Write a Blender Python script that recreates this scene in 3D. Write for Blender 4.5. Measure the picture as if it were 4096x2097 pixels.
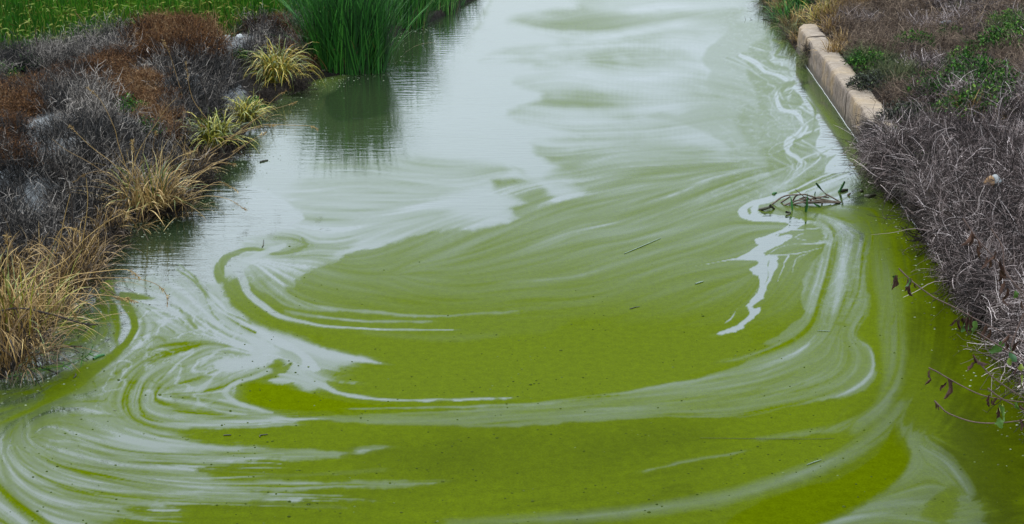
import bpy, math, random
import numpy as np
from mathutils import Vector

for o in list(bpy.data.objects): bpy.data.objects.remove(o)
SC = bpy.context.scene; COL = SC.collection
# ---------------------------------------------------------------- camera (on a small bridge, 5 m above the water)
CAM_H, PITCH, FPX = 5.0, math.radians(18.9), 5689.0
cd = bpy.data.cameras.new('camera'); cam = bpy.data.objects.new('camera', cd); COL.objects.link(cam); SC.camera = cam
cam.location = (0, 0, CAM_H); cam.rotation_euler = (math.radians(90)-PITCH, 0, 0)
cd.sensor_width = 36; cd.lens = 50; cd.clip_start = .1; cd.clip_end = 2000
# ---------------------------------------------------------------- overcast sky
w = bpy.data.worlds.new('World'); SC.world = w; w.use_nodes = True
nt = w.node_tree; nt.nodes.clear(); N = nt.nodes.new; L = nt.links.new
out = N('ShaderNodeOutputWorld'); bg = N('ShaderNodeBackground'); bg.inputs[1].default_value = .12
sky = N('ShaderNodeTexSky'); sky.sky_type = 'NISHITA'; sky.sun_disc = False
sky.sun_elevation = math.radians(48); sky.sun_rotation = math.radians(-40); sky.air_density = 1.5; sky.dust_density = 4
tc = N('ShaderNodeTexCoord'); sx = N('ShaderNodeSeparateXYZ'); L(tc.outputs['Generated'], sx.inputs[0])
mx = N('ShaderNodeMath'); mx.operation = 'MAXIMUM'; mx.inputs[1].default_value = 0; L(sx.outputs[2], mx.inputs[0])
ma = N('ShaderNodeMath'); ma.operation = 'MULTIPLY_ADD'; ma.inputs[1].default_value = .93; ma.inputs[2].default_value = .225; L(mx.outputs[0], ma.inputs[0])
no = N('ShaderNodeTexNoise'); no.inputs['Scale'].default_value = 2.2; no.inputs['Detail'].default_value = 4
mp = N('ShaderNodeMapping'); mp.inputs['Scale'].default_value = (1, 1, 3); L(tc.outputs['Generated'], mp.inputs[0]); L(mp.outputs[0], no.inputs[0])
mr = N('ShaderNodeMapRange'); mr.inputs[3].default_value = .86; mr.inputs[4].default_value = 1.14; mr.inputs[1].default_value = .3; mr.inputs[2].default_value = .7; L(no.outputs[0], mr.inputs[0])
mm = N('ShaderNodeMath'); mm.operation = 'MULTIPLY'; L(ma.outputs[0], mm.inputs[0]); L(mr.outputs[0], mm.inputs[1])
cl = N('ShaderNodeVectorMath'); cl.operation = 'SCALE'; cl.inputs[0].default_value = (10.4, 12.2, 13.9); L(mm.outputs[0], cl.inputs['Scale'])
mix = N('ShaderNodeMix'); mix.data_type = 'RGBA'; mix.inputs[0].default_value = .88
L(sky.outputs[0], mix.inputs[6]); L(cl.outputs[0], mix.inputs[7]); L(mix.outputs[2], bg.inputs[0]); L(bg.outputs[0], out.inputs[0])
sl = bpy.data.lights.new('sun', 'SUN'); so = bpy.data.objects.new('sun', sl); COL.objects.link(so)
sl.energy = .8; sl.angle = math.radians(14); sl.color = (1, .96, .9)
az, el = math.radians(-40), math.radians(48)
so.rotation_euler = Vector((math.sin(az)*math.cos(el), math.cos(az)*math.cos(el), math.sin(el))).to_track_quat('Z', 'Y').to_euler()
vs = SC.view_settings; vs.view_transform = 'Standard'; vs.look = 'None'; vs.exposure = 1.4; vs.gamma = 1; vs.use_curve_mapping = False
SC.render.engine = 'CYCLES'
# ---------------------------------------------------------------- surveying: photograph measurement -> point on a level plane
def ground(px, py, z=0.):
    x = (px-2048)/FPX; y = (1048.5-py)/FPX
    dy = math.cos(PITCH)+y*math.sin(PITCH); dz = -math.sin(PITCH)+y*math.cos(PITCH)
    t = (z-CAM_H)/dz
    return x*t, dy*t
def ray(px, py, dist):
    x = (px-2048)/FPX; y = (1048.5-py)/FPX
    v = Vector((x, math.cos(PITCH)+y*math.sin(PITCH), -math.sin(PITCH)+y*math.cos(PITCH))).normalized()*dist
    return Vector((v.x, v.y, v.z+CAM_H))
def at_depth(px, py, Y):          # point of the sight line at ground distance Y
    x = (px-2048)/FPX; y = (1048.5-py)/FPX
    t = Y/(math.cos(PITCH)+y*math.sin(PITCH))
    return np.array([x*t, Y, CAM_H+t*(-math.sin(PITCH)+y*math.cos(PITCH))])
# ---------------------------------------------------------------- helpers
def tag(o, label=None, cat=None, group=None, kind=None):
    if label: o['label'] = label
    if cat: o['category'] = cat
    if group: o['group'] = group
    if kind: o['kind'] = kind
    return o
def empty(name, loc=(0, 0, 0), rz=0.):
    o = bpy.data.objects.new(name, None); COL.objects.link(o); o.location = loc; o.rotation_euler = (0, 0, rz); o.empty_display_size = .1; return o
def link(name, me, parent=None):
    o = bpy.data.objects.new(name, me); COL.objects.link(o); o.parent = parent; return o
def mesh_np(name, V, F, mat, rnd=None, smooth_=False, attrs=None):
    """V (n,3) vertices, F (m,3|4) faces"""
    me = bpy.data.meshes.new(name); V = np.asarray(V, np.float32); F = np.asarray(F, np.int32)
    k = F.shape[1]; me.vertices.add(len(V)); me.vertices.foreach_set('co', V.ravel())
    me.loops.add(F.size); me.loops.foreach_set('vertex_index', F.ravel())
    me.polygons.add(len(F)); me.polygons.foreach_set('loop_start', np.arange(0, F.size, k, dtype=np.int32))
    me.polygons.foreach_set('use_smooth', np.full(len(F), smooth_))
    me.update(calc_edges=True)
    if rnd is not None: attrs = dict(attrs or {}, rnd=rnd)
    for a, v in (attrs or {}).items():
        at = me.attributes.new(a, 'FLOAT', 'POINT'); at.data.foreach_set('value', np.asarray(v, np.float32).ravel())
    if mat: me.materials.append(mat)
    return me
def unit(a): return a/(np.linalg.norm(a, axis=-1, keepdims=True)+1e-9)
def strands(Pn, Wn, rnd, flat=True, rng=None, side=None):
    """N curves of K points -> ribbon (flat) or three-sided twig.  returns V, F, R"""
    Nn, K, _ = Pn.shape
    T = np.gradient(Pn, axis=1); T = unit(T)
    rng = rng or np.random.default_rng(1)
    if side is None: side = unit(rng.normal(size=(Nn, 1, 3)))
    S1 = unit(np.cross(T, side)); S2 = np.cross(T, S1)
    if flat: ring = [S1*Wn[..., None]*.5, -S1*Wn[..., None]*.5]
    else: ring = [(S1*math.cos(a)+S2*math.sin(a))*Wn[..., None]*.5 for a in (0, 2.094, 4.189)]
    m = len(ring); V = np.stack([Pn+r for r in ring], 2)            # N,K,m,3
    idx = np.arange(Nn*K*m).reshape(Nn, K, m); F = []
    for j in range(1 if flat else m):
        j2 = (j+1) % m
        F.append(np.stack([idx[:, :-1, j], idx[:, :-1, j2], idx[:, 1:, j2], idx[:, 1:, j]], -1).reshape(-1, 4))
    return V.reshape(-1, 3), np.concatenate(F), np.repeat(rnd, K*m)
def join(parts):
    V = []; F = []; R = []; n = 0
    for v, f, r in parts: V.append(v); F.append(f+n); R.append(r); n += len(v)
    return np.concatenate(V), np.concatenate(F), np.concatenate(R)
def tube(pts, rad, n=6, seed=0):
    """one smooth tube through 3-D points; returns V, F, R"""
    p = dens3(pts, 4); K = len(p); rad = np.interp(np.linspace(0, 1, K), np.linspace(0, 1, len(rad)), rad) if np.ndim(rad) else np.full(K, rad)
    T = unit(np.gradient(p, axis=0)); s = unit(np.cross(T, [.3, .2, .93])); u = np.cross(T, s)
    V = np.stack([p+(s*math.cos(a)+u*math.sin(a))*rad[:, None] for a in np.linspace(0, 2*math.pi, n, endpoint=False)], 1).reshape(-1, 3)
    i = np.arange(K*n).reshape(K, n); j = np.roll(i, -1, 1)
    F = np.stack([i[:-1], j[:-1], j[1:], i[1:]], -1).reshape(-1, 4)
    return V, F, np.full(len(V), (seed*.37) % 1)
def dens3(pts, n=3):
    p = np.asarray(pts, float)
    if len(p) < 3: return np.array([p[0]+(p[-1]-p[0])*t for t in np.linspace(0, 1, n+1)])
    q = np.vstack([2*p[0]-p[1], p, 2*p[-1]-p[-2]]); out = []
    for i in range(len(p)-1):
        a, b, c, d = q[i:i+4]
        for k in range(n):
            t = k/n; out.append(.5*((2*b)+(-a+c)*t+(2*a-5*b+4*c-d)*t*t+(-a+3*b-3*c+d)*t**3))
    out.append(p[-1]); return np.array(out)
def grid_faces(H, Wd):
    i = np.arange(H*Wd).reshape(H, Wd)
    return np.stack([i[:-1, :-1], i[:-1, 1:], i[1:, 1:], i[1:, :-1]], -1).reshape(-1, 4)

def new_mat(name):
    m = bpy.data.materials.new(name); m.use_nodes = True; nt = m.node_tree
    b = nt.nodes['Principled BSDF']; return m, nt, b
def ramp(nt, fac, stops):
    r = nt.nodes.new('ShaderNodeValToRGB'); e = r.color_ramp.elements
    while len(e) < len(stops): e.new(.5)
    for k, (p, c) in enumerate(stops): e[k].position = p; e[k].color = tuple(c)+(1,)
    if fac is not None: nt.links.new(fac, r.inputs[0])
    return r
def noise(nt, vec, scale, detail=4, rough=.55, dist=0):
    n = nt.nodes.new('ShaderNodeTexNoise'); n.inputs['Scale'].default_value = scale; n.inputs['Detail'].default_value = detail
    n.inputs['Roughness'].default_value = rough; n.inputs['Distortion'].default_value = dist
    if vec is not None: nt.links.new(vec, n.inputs['Vector'])
    return n
def math_(nt, op, a, b=None, clamp=False):
    n = nt.nodes.new('ShaderNodeMath'); n.operation = op; n.use_clamp = clamp
    for k, v in enumerate((a, b)):
        if v is None: continue
        if isinstance(v, (int, float)): n.inputs[k].default_value = v
        else: nt.links.new(v, n.inputs[k])
    return n.outputs[0]
def mixc(nt, f, a, b):
    n = nt.nodes.new('ShaderNodeMix'); n.data_type = 'RGBA'
    for k, v in ((0, f), (6, a), (7, b)):
        if isinstance(v, (int, float)): n.inputs[k].default_value = v
        elif isinstance(v, tuple): n.inputs[k].default_value = v+(1,)
        else: nt.links.new(v, n.inputs[k])
    return n.outputs[2]
def attr(nt, name):
    a = nt.nodes.new('ShaderNodeAttribute'); a.attribute_name = name; return a.outputs['Fac']
def geo_pos(nt):
    return nt.nodes.new('ShaderNodeNewGeometry').outputs['Position']
def bump(nt, b, h, strength, dist):
    n = nt.nodes.new('ShaderNodeBump'); n.inputs['Strength'].default_value = strength; n.inputs['Distance'].default_value = dist
    nt.links.new(h, n.inputs['Height']); nt.links.new(n.outputs[0], b.inputs['Normal']); return n
def veg_mat(name, stops, rough=.75, spec=.15, jitter=.25, patch=0):
    """each strand takes its colour from its own value, shifted a little per plant"""
    m, nt, b = new_mat(name); a = attr(nt, 'rnd')
    oi = nt.nodes.new('ShaderNodeObjectInfo')
    f = math_(nt, 'ADD', a, math_(nt, 'MULTIPLY', math_(nt, 'SUBTRACT', oi.outputs['Random'], .5), jitter), True)
    if patch:
        n = noise(nt, geo_pos(nt), patch, 3)
        f = math_(nt, 'ADD', f, math_(nt, 'MULTIPLY', math_(nt, 'SUBTRACT', n.outputs[0], .5), 1.1), True)
    r = ramp(nt, f, stops); nt.links.new(r.outputs[0], b.inputs['Base Color'])
    b.inputs['Roughness'].default_value = rough; b.inputs['Specular IOR Level'].default_value = spec
    return m
# ---------------------------------------------------------------- film of algae on the water
# The scum is drawn as world-space patches and drifts.  Outlines were measured in survey frames
# (x, y in picture units of the frame) and are turned into ground positions by ground().
FR = {'A': (0, 900, 1.102), 'B': (2048, 900, 1.102), 'C': (1500, 0, 1.319), 'D': (2700, 650, 2.399),
      'E': (0, 1000, 1.8845), 'F': (2996, 0, 1.8845), 'G': (0, 500, 1.8845), 'V': (0, 0, 0.6289)}
def fr(f, pts):
    ox, oy, s = FR[f]
    return np.array([(ox + p[0]/s, oy + p[1]/s) + tuple(p[2:]) for p in pts], float)

def vnoise(x, y, seed):
    r = np.random.default_rng(seed); T = r.random((256, 256)).astype(np.float32)
    xi = np.floor(x).astype(int); yi = np.floor(y).astype(int)
    fx = x - xi; fy = y - yi; fx = fx*fx*(3-2*fx); fy = fy*fy*(3-2*fy)
    a = T[xi & 255, yi & 255]; b = T[(xi+1) & 255, yi & 255]; c = T[xi & 255, (yi+1) & 255]; d = T[(xi+1) & 255, (yi+1) & 255]
    return (a*(1-fx)+b*fx)*(1-fy) + (c*(1-fx)+d*fx)*fy
def fbm(x, y, seed, octv=4, g=0.5):
    s = 0; a = 1; t = 0
    for k in range(octv):
        s = s + a*vnoise(x*2**k+17.3*k, y*2**k+5.1*k, seed+k); t += a; a *= g
    return s/t*2-1
def smooth(t):
    t = np.clip(t, 0, 1); return t*t*(3-2*t)

# guides that only steer the drift direction
GUIDES = [
 ('A', [(0,870),(200,780),(400,660),(530,560),(590,430),(520,330),(480,240)]),
 ('A', [(2257,800),(1500,830),(900,905),(620,870),(585,800),(600,700),(700,600),(820,580),(900,520)]),
 ('A', [(2257,1000),(1500,1010),(900,970),(600,930),(400,860),(300,830),(200,860),(120,960),(100,1060)]),
 ('A', [(2257,1180),(1500,1150),(900,1120),(500,1060),(300,1000),(200,960),(60,940),(30,1040),(60,1140),(160,1220),(400,1270),(800,1280)]),
 ('A', [(0,1000),(20,1060),(60,1180),(160,1319)]),
 ('A', [(500,250),(760,300),(900,400),(1080,490),(1180,540),(1180,600),(1080,640),(1010,700),(1020,760),(1200,830),(1700,845),(2257,820)]),
 ('A', [(850,250),(1000,380),(1200,480),(1500,580),(1760,625)]),
 ('A', [(950,180),(1000,340),(1150,430),(1400,500),(1900,500),(2257,490)]),
 ('A', [(1050,150),(1180,300),(1430,400),(1800,400),(2257,370)]),
 ('B', [(0,800),(500,740),(900,670),(1300,540),(1400,400),(1400,200),(1450,0)]),
 ('B', [(0,890),(600,850),(1250,795),(1560,700),(1610,600),(1500,470),(1560,350),(1540,100)]),
 ('B', [(0,1050),(700,1010),(1250,900),(1560,780),(1700,600),(1700,300),(1650,0)]),
 ('B', [(0,1319),(500,1270),(1200,1130),(1600,960),(1750,800),(1850,500),(1850,200)]),
 ('B', [(1000,1319),(1500,1200),(1740,1080),(1760,950),(1800,800)]),
 ('B', [(1300,1319),(1700,1250),(2030,1200),(1950,1050),(1800,960)]),
 ('B', [(0,380),(400,340),(800,260),(1050,180)]),
 ('B', [(0,200),(500,100),(900,20)]),
 ('B', [(0,560),(600,520),(1100,400),(1250,250)]),
 ('C', [(0,400),(600,390),(1200,380),(2000,360)]), ('C', [(0,700),(600,690),(1400,700),(1900,640)]),
 ('C', [(0,900),(700,880),(1500,840),(2100,860)]), ('C', [(300,1250),(800,1180),(1400,1130),(1900,980),(2200,930)]),
 ('C', [(600,100),(1200,120),(1800,60)]), ('C', [(700,250),(1300,230),(1800,300)]), ('C',[(0,1100),(700,1060),(1300,980)]),
]
WARM = []   # the painting list, in order:  kind, frame, value, softness(px), points
def P(f, v, soft, pts, jag=1.0, gain=1.0): WARM.append(('P', f, v, soft, pts, jag, gain))
def S(f, v, soft, pts, jag=1.0, gain=1.0): WARM.append(('S', f, v, soft, pts, jag, gain))
# broad soft variations, upper reach
P('C', .88, 30, [(-900,1500),(-700,600),(0,500),(130,400),(380,300),(450,200),(600,100),(640,-200),(960,-100),(1080,40),(960,50),(740,90),(720,130),(980,210),(880,240),(700,260),(560,320),(750,330),(850,350),(720,440),(850,480),(860,520),(700,590),(750,640),(850,650),(950,680),(1060,720),(850,740),(840,800),(900,850),(1030,900),(1060,980),(1110,1000),(1090,1040),(960,1060),(860,960),(600,950),(640,1000),(800,1075),(700,1100),(760,1150),(620,1210),(400,1220),(200,1260),(-200,1380)], 1.3)
P('C', .97, 24, [(-260,520),(-60,330),(60,200),(250,60),(330,-60),(600,-60),(540,120),(420,280),(320,420),(60,600),(-200,640)], 1.0)
P('C', .62, 60, [(-300,850),(300,830),(640,880),(560,950),(300,1080),(560,1200),(200,1260),(-200,1250),(-500,1100)], 1.5, .6)
S('C', .8, 26, [(760,420,30),(900,400,40),(1000,372,26),(1150,372,26),(1300,405,20),(1500,380,18)], 1.5, .8)
S('C', .8, 16, [(700,880,14),(800,945,12),(930,945,18),(1110,1000,10)], 1.2)
P('C', .80, 30, [(960,-40),(2060,-40),(2000,20),(1700,40),(1500,20),(1250,60),(1100,40)], 1.2, .7)
P('C', .56, 46, [(1000,110),(1250,70),(1600,70),(1950,30),(1900,110),(1600,110),(1500,150),(1200,150)], 1, .7)
P('C', .42, 60, [(900,940),(1100,780),(1500,740),(1780,820),(1850,890),(1700,960),(1500,1060),(1300,1100),(1000,1180),(800,1190),(760,1150),(820,1080),(1100,1010)], 1.3, .75)
P('C', .66, 14, [(1430,620),(1500,590),(1600,610),(1760,550),(1830,520),(1740,440),(1780,380),(1720,310),(1850,180),(1900,120),(2100,110),(2220,100),(2400,300),(2520,560),(2550,740),(2560,860),(2200,930),(2100,880),(2000,880),(1850,760),(1700,680),(1560,640)], 1.0, .85)
P('C', .5, 30, [(1950,560),(2100,600),(2250,760),(2150,860),(2080,880),(1980,760),(1900,640)], 1.2, .7)
S('C', .48, 30, [(1000,1225,10),(1250,1180,36),(1560,1060,40),(1800,950,30),(2050,890,20)], 1.3, .8)
S('C', .45, 20, [(1300,1280,10),(1600,1150,20),(1850,1010,16),(2100,930,10)], 1.0, .6)
# left reach: clear water by the bank, green lane, white river
P('V', .97, 16, [(-300,1000),(-100,700),(200,600),(300,560),(480,440),(720,500),(760,560),(700,610),(640,640),(600,640),(560,680),(570,740),(640,820),(730,850),(700,900),(600,960),(590,1000),(400,1000),(300,850),(300,700),(230,760),(200,880),(0,960)], .8)
P('A', .55, 26, [(1090,60),(1290,30),(1420,60),(1600,60),(1500,120),(1420,190),(1330,250),(1280,290),(1150,300),(1100,250),(1060,180)], 1.0, .8)
S('A', .06, 5, [(1330,60,10),(1345,90,12),(1290,115,12),(1200,125,14),(1120,105,14),(1040,125,26),(985,155,40),(965,210,44),(985,280,36),(1015,340,34),(1080,385,30),(1150,425,30),(1240,465,24),(1340,488,14)], .35)
P('A', .03, 9, [(1150,428),(1250,440),(1400,455),(1700,470),(2300,470),(2800,420),(3250,330),(3300,560),(3000,690),(2700,745),(2300,768),(2000,780),(1700,765),(1500,745),(1440,720),(1380,735),(1350,700),(1440,680),(1480,640),(1640,640),(1760,628),(1640,600),(1500,560),(1400,515),(1450,502),(1300,488)], 1.2)
P('A', .02, 12, [(3100,200),(2800,90),(2500,60),(2300,40),(2000,60),(1880,80),(1800,110),(1640,110),(1530,130),(1480,190),(1400,200),(1340,240),(1290,295),(1350,312),(1430,350),(1450,375),(1600,380),(1640,400),(2300,385),(2700,370),(3050,330)], 1.3)
P('A', .06, 30, [(1350,375),(2400,330),(2400,480),(1700,480),(1250,430),(1150,380)], .8, .7)
S('A', .92, 5, [(1250,90,20),(1150,130,30),(1060,190,36),(1075,250,36),(1090,300,28),(1150,350,28),(1230,400,22),(1330,425,14),(1430,446,10),(1600,455,8),(1720,462,6),(2000,462,3)], .5, .9)
S('A', .6, 10, [(1180,260,50),(1260,330,50),(1400,365,26),(1600,385,14),(1900,400,10),(2257,385,8)], 1.4, .75)
S('A', .55, 8, [(1250,380,16),(1450,412,12),(1650,425,10),(1900,425,6)], .8, .7)
S('C', .42, 24, [(-60,1360,20),(300,1290,24),(600,1230,20),(800,1180,10)], 1.2, .6)
# pale quiet film between lane and main tongue
S('A', .3, 20, [(1900,150,10),(1800,170,16),(1750,230,20),(1850,290,16),(2100,300,20)], 1, .5)
# marbled zone
P('A', .46, 12, [(480,330),(560,300),(700,330),(860,400),(1000,470),(1150,530),(1200,560),(1170,640),(1040,700),(1060,780),(1200,830),(1300,850),(1300,880),(900,900),(700,890),(600,850),(300,840),(100,860),(0,950),(-200,1000),(-200,900),(180,790),(430,650),(560,540),(600,430)], .6)
P('A', .78, 22, [(500,250),(700,220),(900,250),(980,260),(1000,350),(1150,450),(1260,480),(1500,560),(1640,600),(1480,630),(1440,680),(1380,740),(1330,715),(1230,715),(1190,690),(1260,610),(1200,560),(1160,510),(1000,460),(850,380),(700,320),(560,300)], 1.0)
S('A', .95, 6, [(860,240,30),(930,330,36),(1010,400,36),(1100,455,30),(1200,500,34),(1290,540,40),(1330,600,50),(1380,660,40),(1420,700,30),(1500,742,16),(1650,765,11),(1800,776,9),(2000,774,8),(2257,765,8)], 1.0)
S('A', .9, 12, [(1300,520,34),(1420,560,44),(1550,590,30),(1660,610,12)], 2.4)
P('A', .0, 5, [(1040,710),(1100,702),(1170,690),(1200,650),(1250,620),(1290,598),(1290,625),(1220,660),(1190,695),(1240,712),(1290,695),(1330,735),(1450,765),(1600,786),(1900,796),(2300,790),(2650,772),(2300,806),(1900,818),(1500,832),(1250,822),(1150,800),(1100,770)], .8)
P('A', .55, 7, [(1360,620),(1470,640),(1450,670),(1500,690),(1560,700),(1400,690),(1340,660)], 2.0, .8)
S('A', .66, 9, [(780,590,20),(680,640,16),(620,690,22),(600,760,24),(600,820,26),(660,865,22),(800,880,18),(1000,872,18),(1300,858,10),(1700,850,8),(2257,824,8)], .4)
S('A', .6, 30, [(640,720,10),(660,800,60),(800,850,50),(1000,850,40),(1150,845,20)], .8, .8)
S('A', .92, 6, [(850,560,4),(790,600,9),(750,640,12),(700,680,7)], .5)
P('A', .93, 7, [(950,600),(1000,575),(1080,585),(1130,560),(1100,510),(1060,480),(1140,500),(1200,540),(1190,600),(1120,625),(1000,640),(955,630)], .8)
S('A', .85, 5, [(880,620,6),(930,570,9),(980,550,8),(1060,540,8)], .8)
S('A', .8, 6, [(960,650,16),(930,690,16),(860,740,14),(880,790,10),(960,820,10),(1080,840,6)], .8)
S('A', .9, 9, [(1180,640,20),(1100,680,20),(1030,700,20),(1000,740,26),(1060,790,24),(1200,830,14)], .8,.8)
S('A', .1, 5, [(690,690,10),(720,660,9),(745,630,5)], .6)
for q in [(850,430,880,462,16),(745,455,780,478,9),(655,378,680,388,7),(805,380,820,400,7),(690,490,730,510,14),(810,425,830,440,8),(660,690,700,710,12),(620,480,650,510,10),(270,880,310,895,9)]:
    S('A', .12, 5, [(q[0],q[1],q[4]*.7),(q[2],q[3],q[4])], .6)
# lower left arcs
P('A', .40, 14, [(180,830),(560,850),(620,890),(760,912),(860,960),(1050,990),(1250,1000),(1440,1000),(1700,985),(1500,1020),(1100,1050),(900,1090),(1000,1130),(1500,1130),(1900,1140),(1700,1155),(1400,1170),(1100,1170),(1250,1200),(1640,1215),(1300,1220),(950,1230),(750,1240),(560,1250),(640,1290),(520,1290),(420,1340),(420,1500),(-300,1500),(-300,1240),(-200,1000),(0,960),(90,870)], 1.6)
S('A', .75, 22, [(300,930,20),(450,960,50),(600,980,60),(800,985,36),(1050,995,12)], 1.0, .8)
S('A', .8, 10, [(1150,990,4),(900,975,12),(700,940,16),(560,900,12)], .7, .8)
for q in ([(1100,1050,5),(800,1035,9),(500,1010,9),(330,965,8),(220,955,10),(215,985,8),(260,1010,5)],
          [(900,1085,5),(500,1060,9),(250,1010,9),(130,950,9),(110,900,7),(180,860,5)],
          [(1500,1140,5),(900,1150,14),(500,1110,14),(260,1060,12),(130,990,10),(90,930,9),(110,880,5)],
          [(1600,1212,4),(900,1190,12),(500,1180,14),(260,1130,12),(110,1060,12),(45,980,9),(60,920,5)],
          [(620,1290,5),(400,1250,16),(200,1200,14),(90,1130,12),(20,1050,9),(0,960,6)],
          [(0,1240,6),(40,1270,12),(120,1330,12)]):
    S('A', .6, 8, q, .8, .8)
S('A', .04, 10, [(700,330,10),(560,330,50),(590,430,44),(570,500,40),(520,560,36),(440,620,50),(360,680,56),(270,740,40),(180,790,28),(80,840,20),(-100,900,26)], .7)
S('A', .1, 7, [(250,860,4),(265,890,8),(300,930,9),(345,965,6)], .6, .7)
for k_, (o_, v_, w_) in enumerate([(-34, .7, 3.5), (-22, .18, 4), (-12, .75, 3), (13, .2, 4), (22, .72, 3), (33, .66, 5), (46, .15, 4)]):
    for n_, q in enumerate([[(1500,1140),(900,1150),(500,1110),(260,1060),(130,990),(90,930),(110,880)], [(1250,1050),(800,1035),(500,1010),(330,965),(220,955)], [(1500,1212),(900,1190),(500,1180),(260,1130),(110,1060),(45,980),(60,920)], [(800,1270),(400,1250),(200,1200),(90,1130),(20,1050)], [(1300,858),(1000,872),(800,880),(660,865),(600,820),(600,760),(620,690)], [(1100,455),(1010,400),(930,330),(860,240),(780,190)]]):
        S('A', v_, 4, [(x_+o_*.45*math.sin(i_*.9+k_+n_), y_+o_*(.75+.5*math.cos(i_*1.1+k_*2+n_)), w_*(1.+.8*math.sin(i_*2+k_*3+n_))) for i_, (x_, y_) in enumerate(q)], .7, .8)
for k_, (o_, v_, w_) in enumerate([(-44, .40, 4), (-30, .1, 4), (-18, .42, 3), (-8, .1, 3)]):
    S('B', v_, 4, [(x_+o_*.8+6*math.sin(i_+k_), y_+o_*(.4+.4*math.cos(i_*1.3+k_)), w_*(1.2+.8*math.sin(i_*2+k_*3))) for i_, (x_, y_) in enumerate([(1560,420),(1515,505),(1585,548),(1590,640),(1540,700),(1430,752),(1250,788),(1000,840),(700,850)])], .7, .8)
S('A', .22, 10, [(15,1000,10),(10,1060,14),(30,1120,22),(60,1180,34),(140,1260,40),(220,1340,40)], .7, .8)
for q in ([(560,1045,4),(650,1048,12),(780,1055,12),(950,1060,6),(1100,1052,3)], [(1080,1120,8),(1250,1108,16),(1450,1095,16),(1700,1080,14)],
          [(330,1048,3),(450,1075,6),(640,1090,4)],[(600,1000,3),(760,1010,5),(1000,1016,4)],[(700,1215,4),(950,1225,8),(1250,1235,14),(1500,1245,20)], [(1000,1145,3),(1300,1150,5),(1500,1145,8)]):
    S('A', .06, 6, q, .8)
P('E', .5, 14, [(-200,900),(200,700),(560,360),(840,560),(890,740),(820,800),(620,870),(460,960),(300,1120),(120,1220),(-200,1319)], 1.2)
S('E', .85, 8, [(760,340,8),(810,400,10),(800,480,9),(830,560,8)], 1.0, .8)
S('E', .8, 12, [(0,1170,20),(140,1140,14),(240,1160,6)], 1.2, .8)
# main lower green with drifts on the right
P('B', .22, 9, [(1370,-60),(1390,50),(1400,100),(1380,130),(1310,160),(1290,200),(1300,240),(1290,290),(1297,360),(1280,405),(1200,470),(1180,490),(1100,530),(1150,540),(1000,620),(830,672),(600,722),(500,742),(300,777),(0,800),(-350,822),(-800,846),(-1000,850),(-700,872),(-300,884),(0,890),(300,870),(600,850),(900,830),(1010,850),(1200,800),(1450,760),(1560,720),(1612,650),(1590,550),(1520,510),(1500,470),(1550,420),(1570,330),(1550,200),(1530,100),(1540,-60)], .8)
S('B', .2, 40, [(1600,-60,50),(1640,200,90),(1680,450,100),(1690,640,90),(1640,800,60),(1500,900,40)], 1.0, .85)
S('B', .35, 7, [(1560,320,7),(1545,400,13),(1505,455,10),(1515,505,9),(1585,548,12),(1590,640,20),(1540,700,18),(1430,752,14),(1250,788,9),(1000,840,5)], .6)
S('B', .42, 10, [(1340,485,6),(1290,545,18),(1150,610,24),(900,672,16),(600,722,13),(500,742,12),(200,780,9),(0,795,8),(-300,806,7),(-700,812,4)], .8)
S('B', .42, 10, [(1210,515,3),(1100,560,10),(1000,590,6),(900,606,3)], .9)
for q in ([(1380,250,8),(1385,320,14),(1370,380,12),(1390,440,6)],[(1400,530,6),(1380,575,8),(1330,605,4)],[(1330,260,5),(1310,300,8),(1340,350,6)],[(1420,0,8),(1460,90,8),(1430,160,10),(1470,230,6)],[(1520,560,5),(1510,640,12),(1420,710,12),(1200,750,10),(950,780,6)],[(1450,560,4),(1430,640,10),(1300,700,10),(1100,740,6)]):
    S('B', .34, 9, q, .9, .85)
for q in ([(950,785,3),(1150,748,7),(1300,690,5)],[(900,770,4),(1100,720,6),(1250,650,3)],[(560,790,3),(800,760,6),(1000,720,3)],[(-500,842,3),(0,822,6),(300,806,8),(600,790,4)]):
    S('B', .1, 6, q, .8, .85)
S('B', .05, 6, [(1420,435,6),(1450,440,18),(1490,445,6)], .3); S('B', .1, 5, [(1490,335,4),(1520,325,7),(1560,318,5),(1570,335,4)], .3); S('B',.1,5,[(1440,400,6),(1480,408,8)],.4)
P('B', .02, 7, [(1606,560),(1612,650),(1565,735),(1440,778),(1300,806),(1000,856),(920,890),(1050,902),(1250,880),(1330,850),(1420,805),(1560,745),(1625,660)], .7)
S('B', .22, 14, [(1700,720,20),(1560,850,34),(1400,900,24),(1250,920,12),(1080,935,6)], 1.2)
for q in ([(1480,800,3),(1400,880,8),(1350,920,4)],[(1540,820,3),(1480,890,8),(1420,930,5)],[(1750,770,3),(1690,810,14),(1660,835,6)],[(1790,570,6),(1775,620,14),(1750,670,5)],[(1690,330,3),(1690,420,10),(1670,470,4)],[(1720,430,3),(1730,470,8),(1720,520,3)]):
    S('B', .03, 8, q, .8, .9)
S('B', .2, 30, [(1720,790,30),(1680,850,50),(1560,950,60),(1400,1040,60),(1200,1120,60),(900,1205,50),(500,1265,44),(100,1300,30),(-300,1320,20)], 1.5)
S('B', .30, 12, [(600,1090,3),(760,1050,10),(940,1010,8),(1050,985,3)], 1)
P('B', .0, 8, [(1680,885),(1700,930),(1755,985),(1740,1085),(1640,1165),(1500,1235),(1370,1340),(1300,1500),(700,1500),(900,1340),(1100,1220),(1400,1130),(1600,1010)], .9)
P('B', .2, 18, [(1700,850),(1900,980),(2000,1100),(2060,1250),(2060,1500),(1300,1500),(1370,1340),(1640,1175),(1745,1085),(1760,985)], 1.2)
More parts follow.
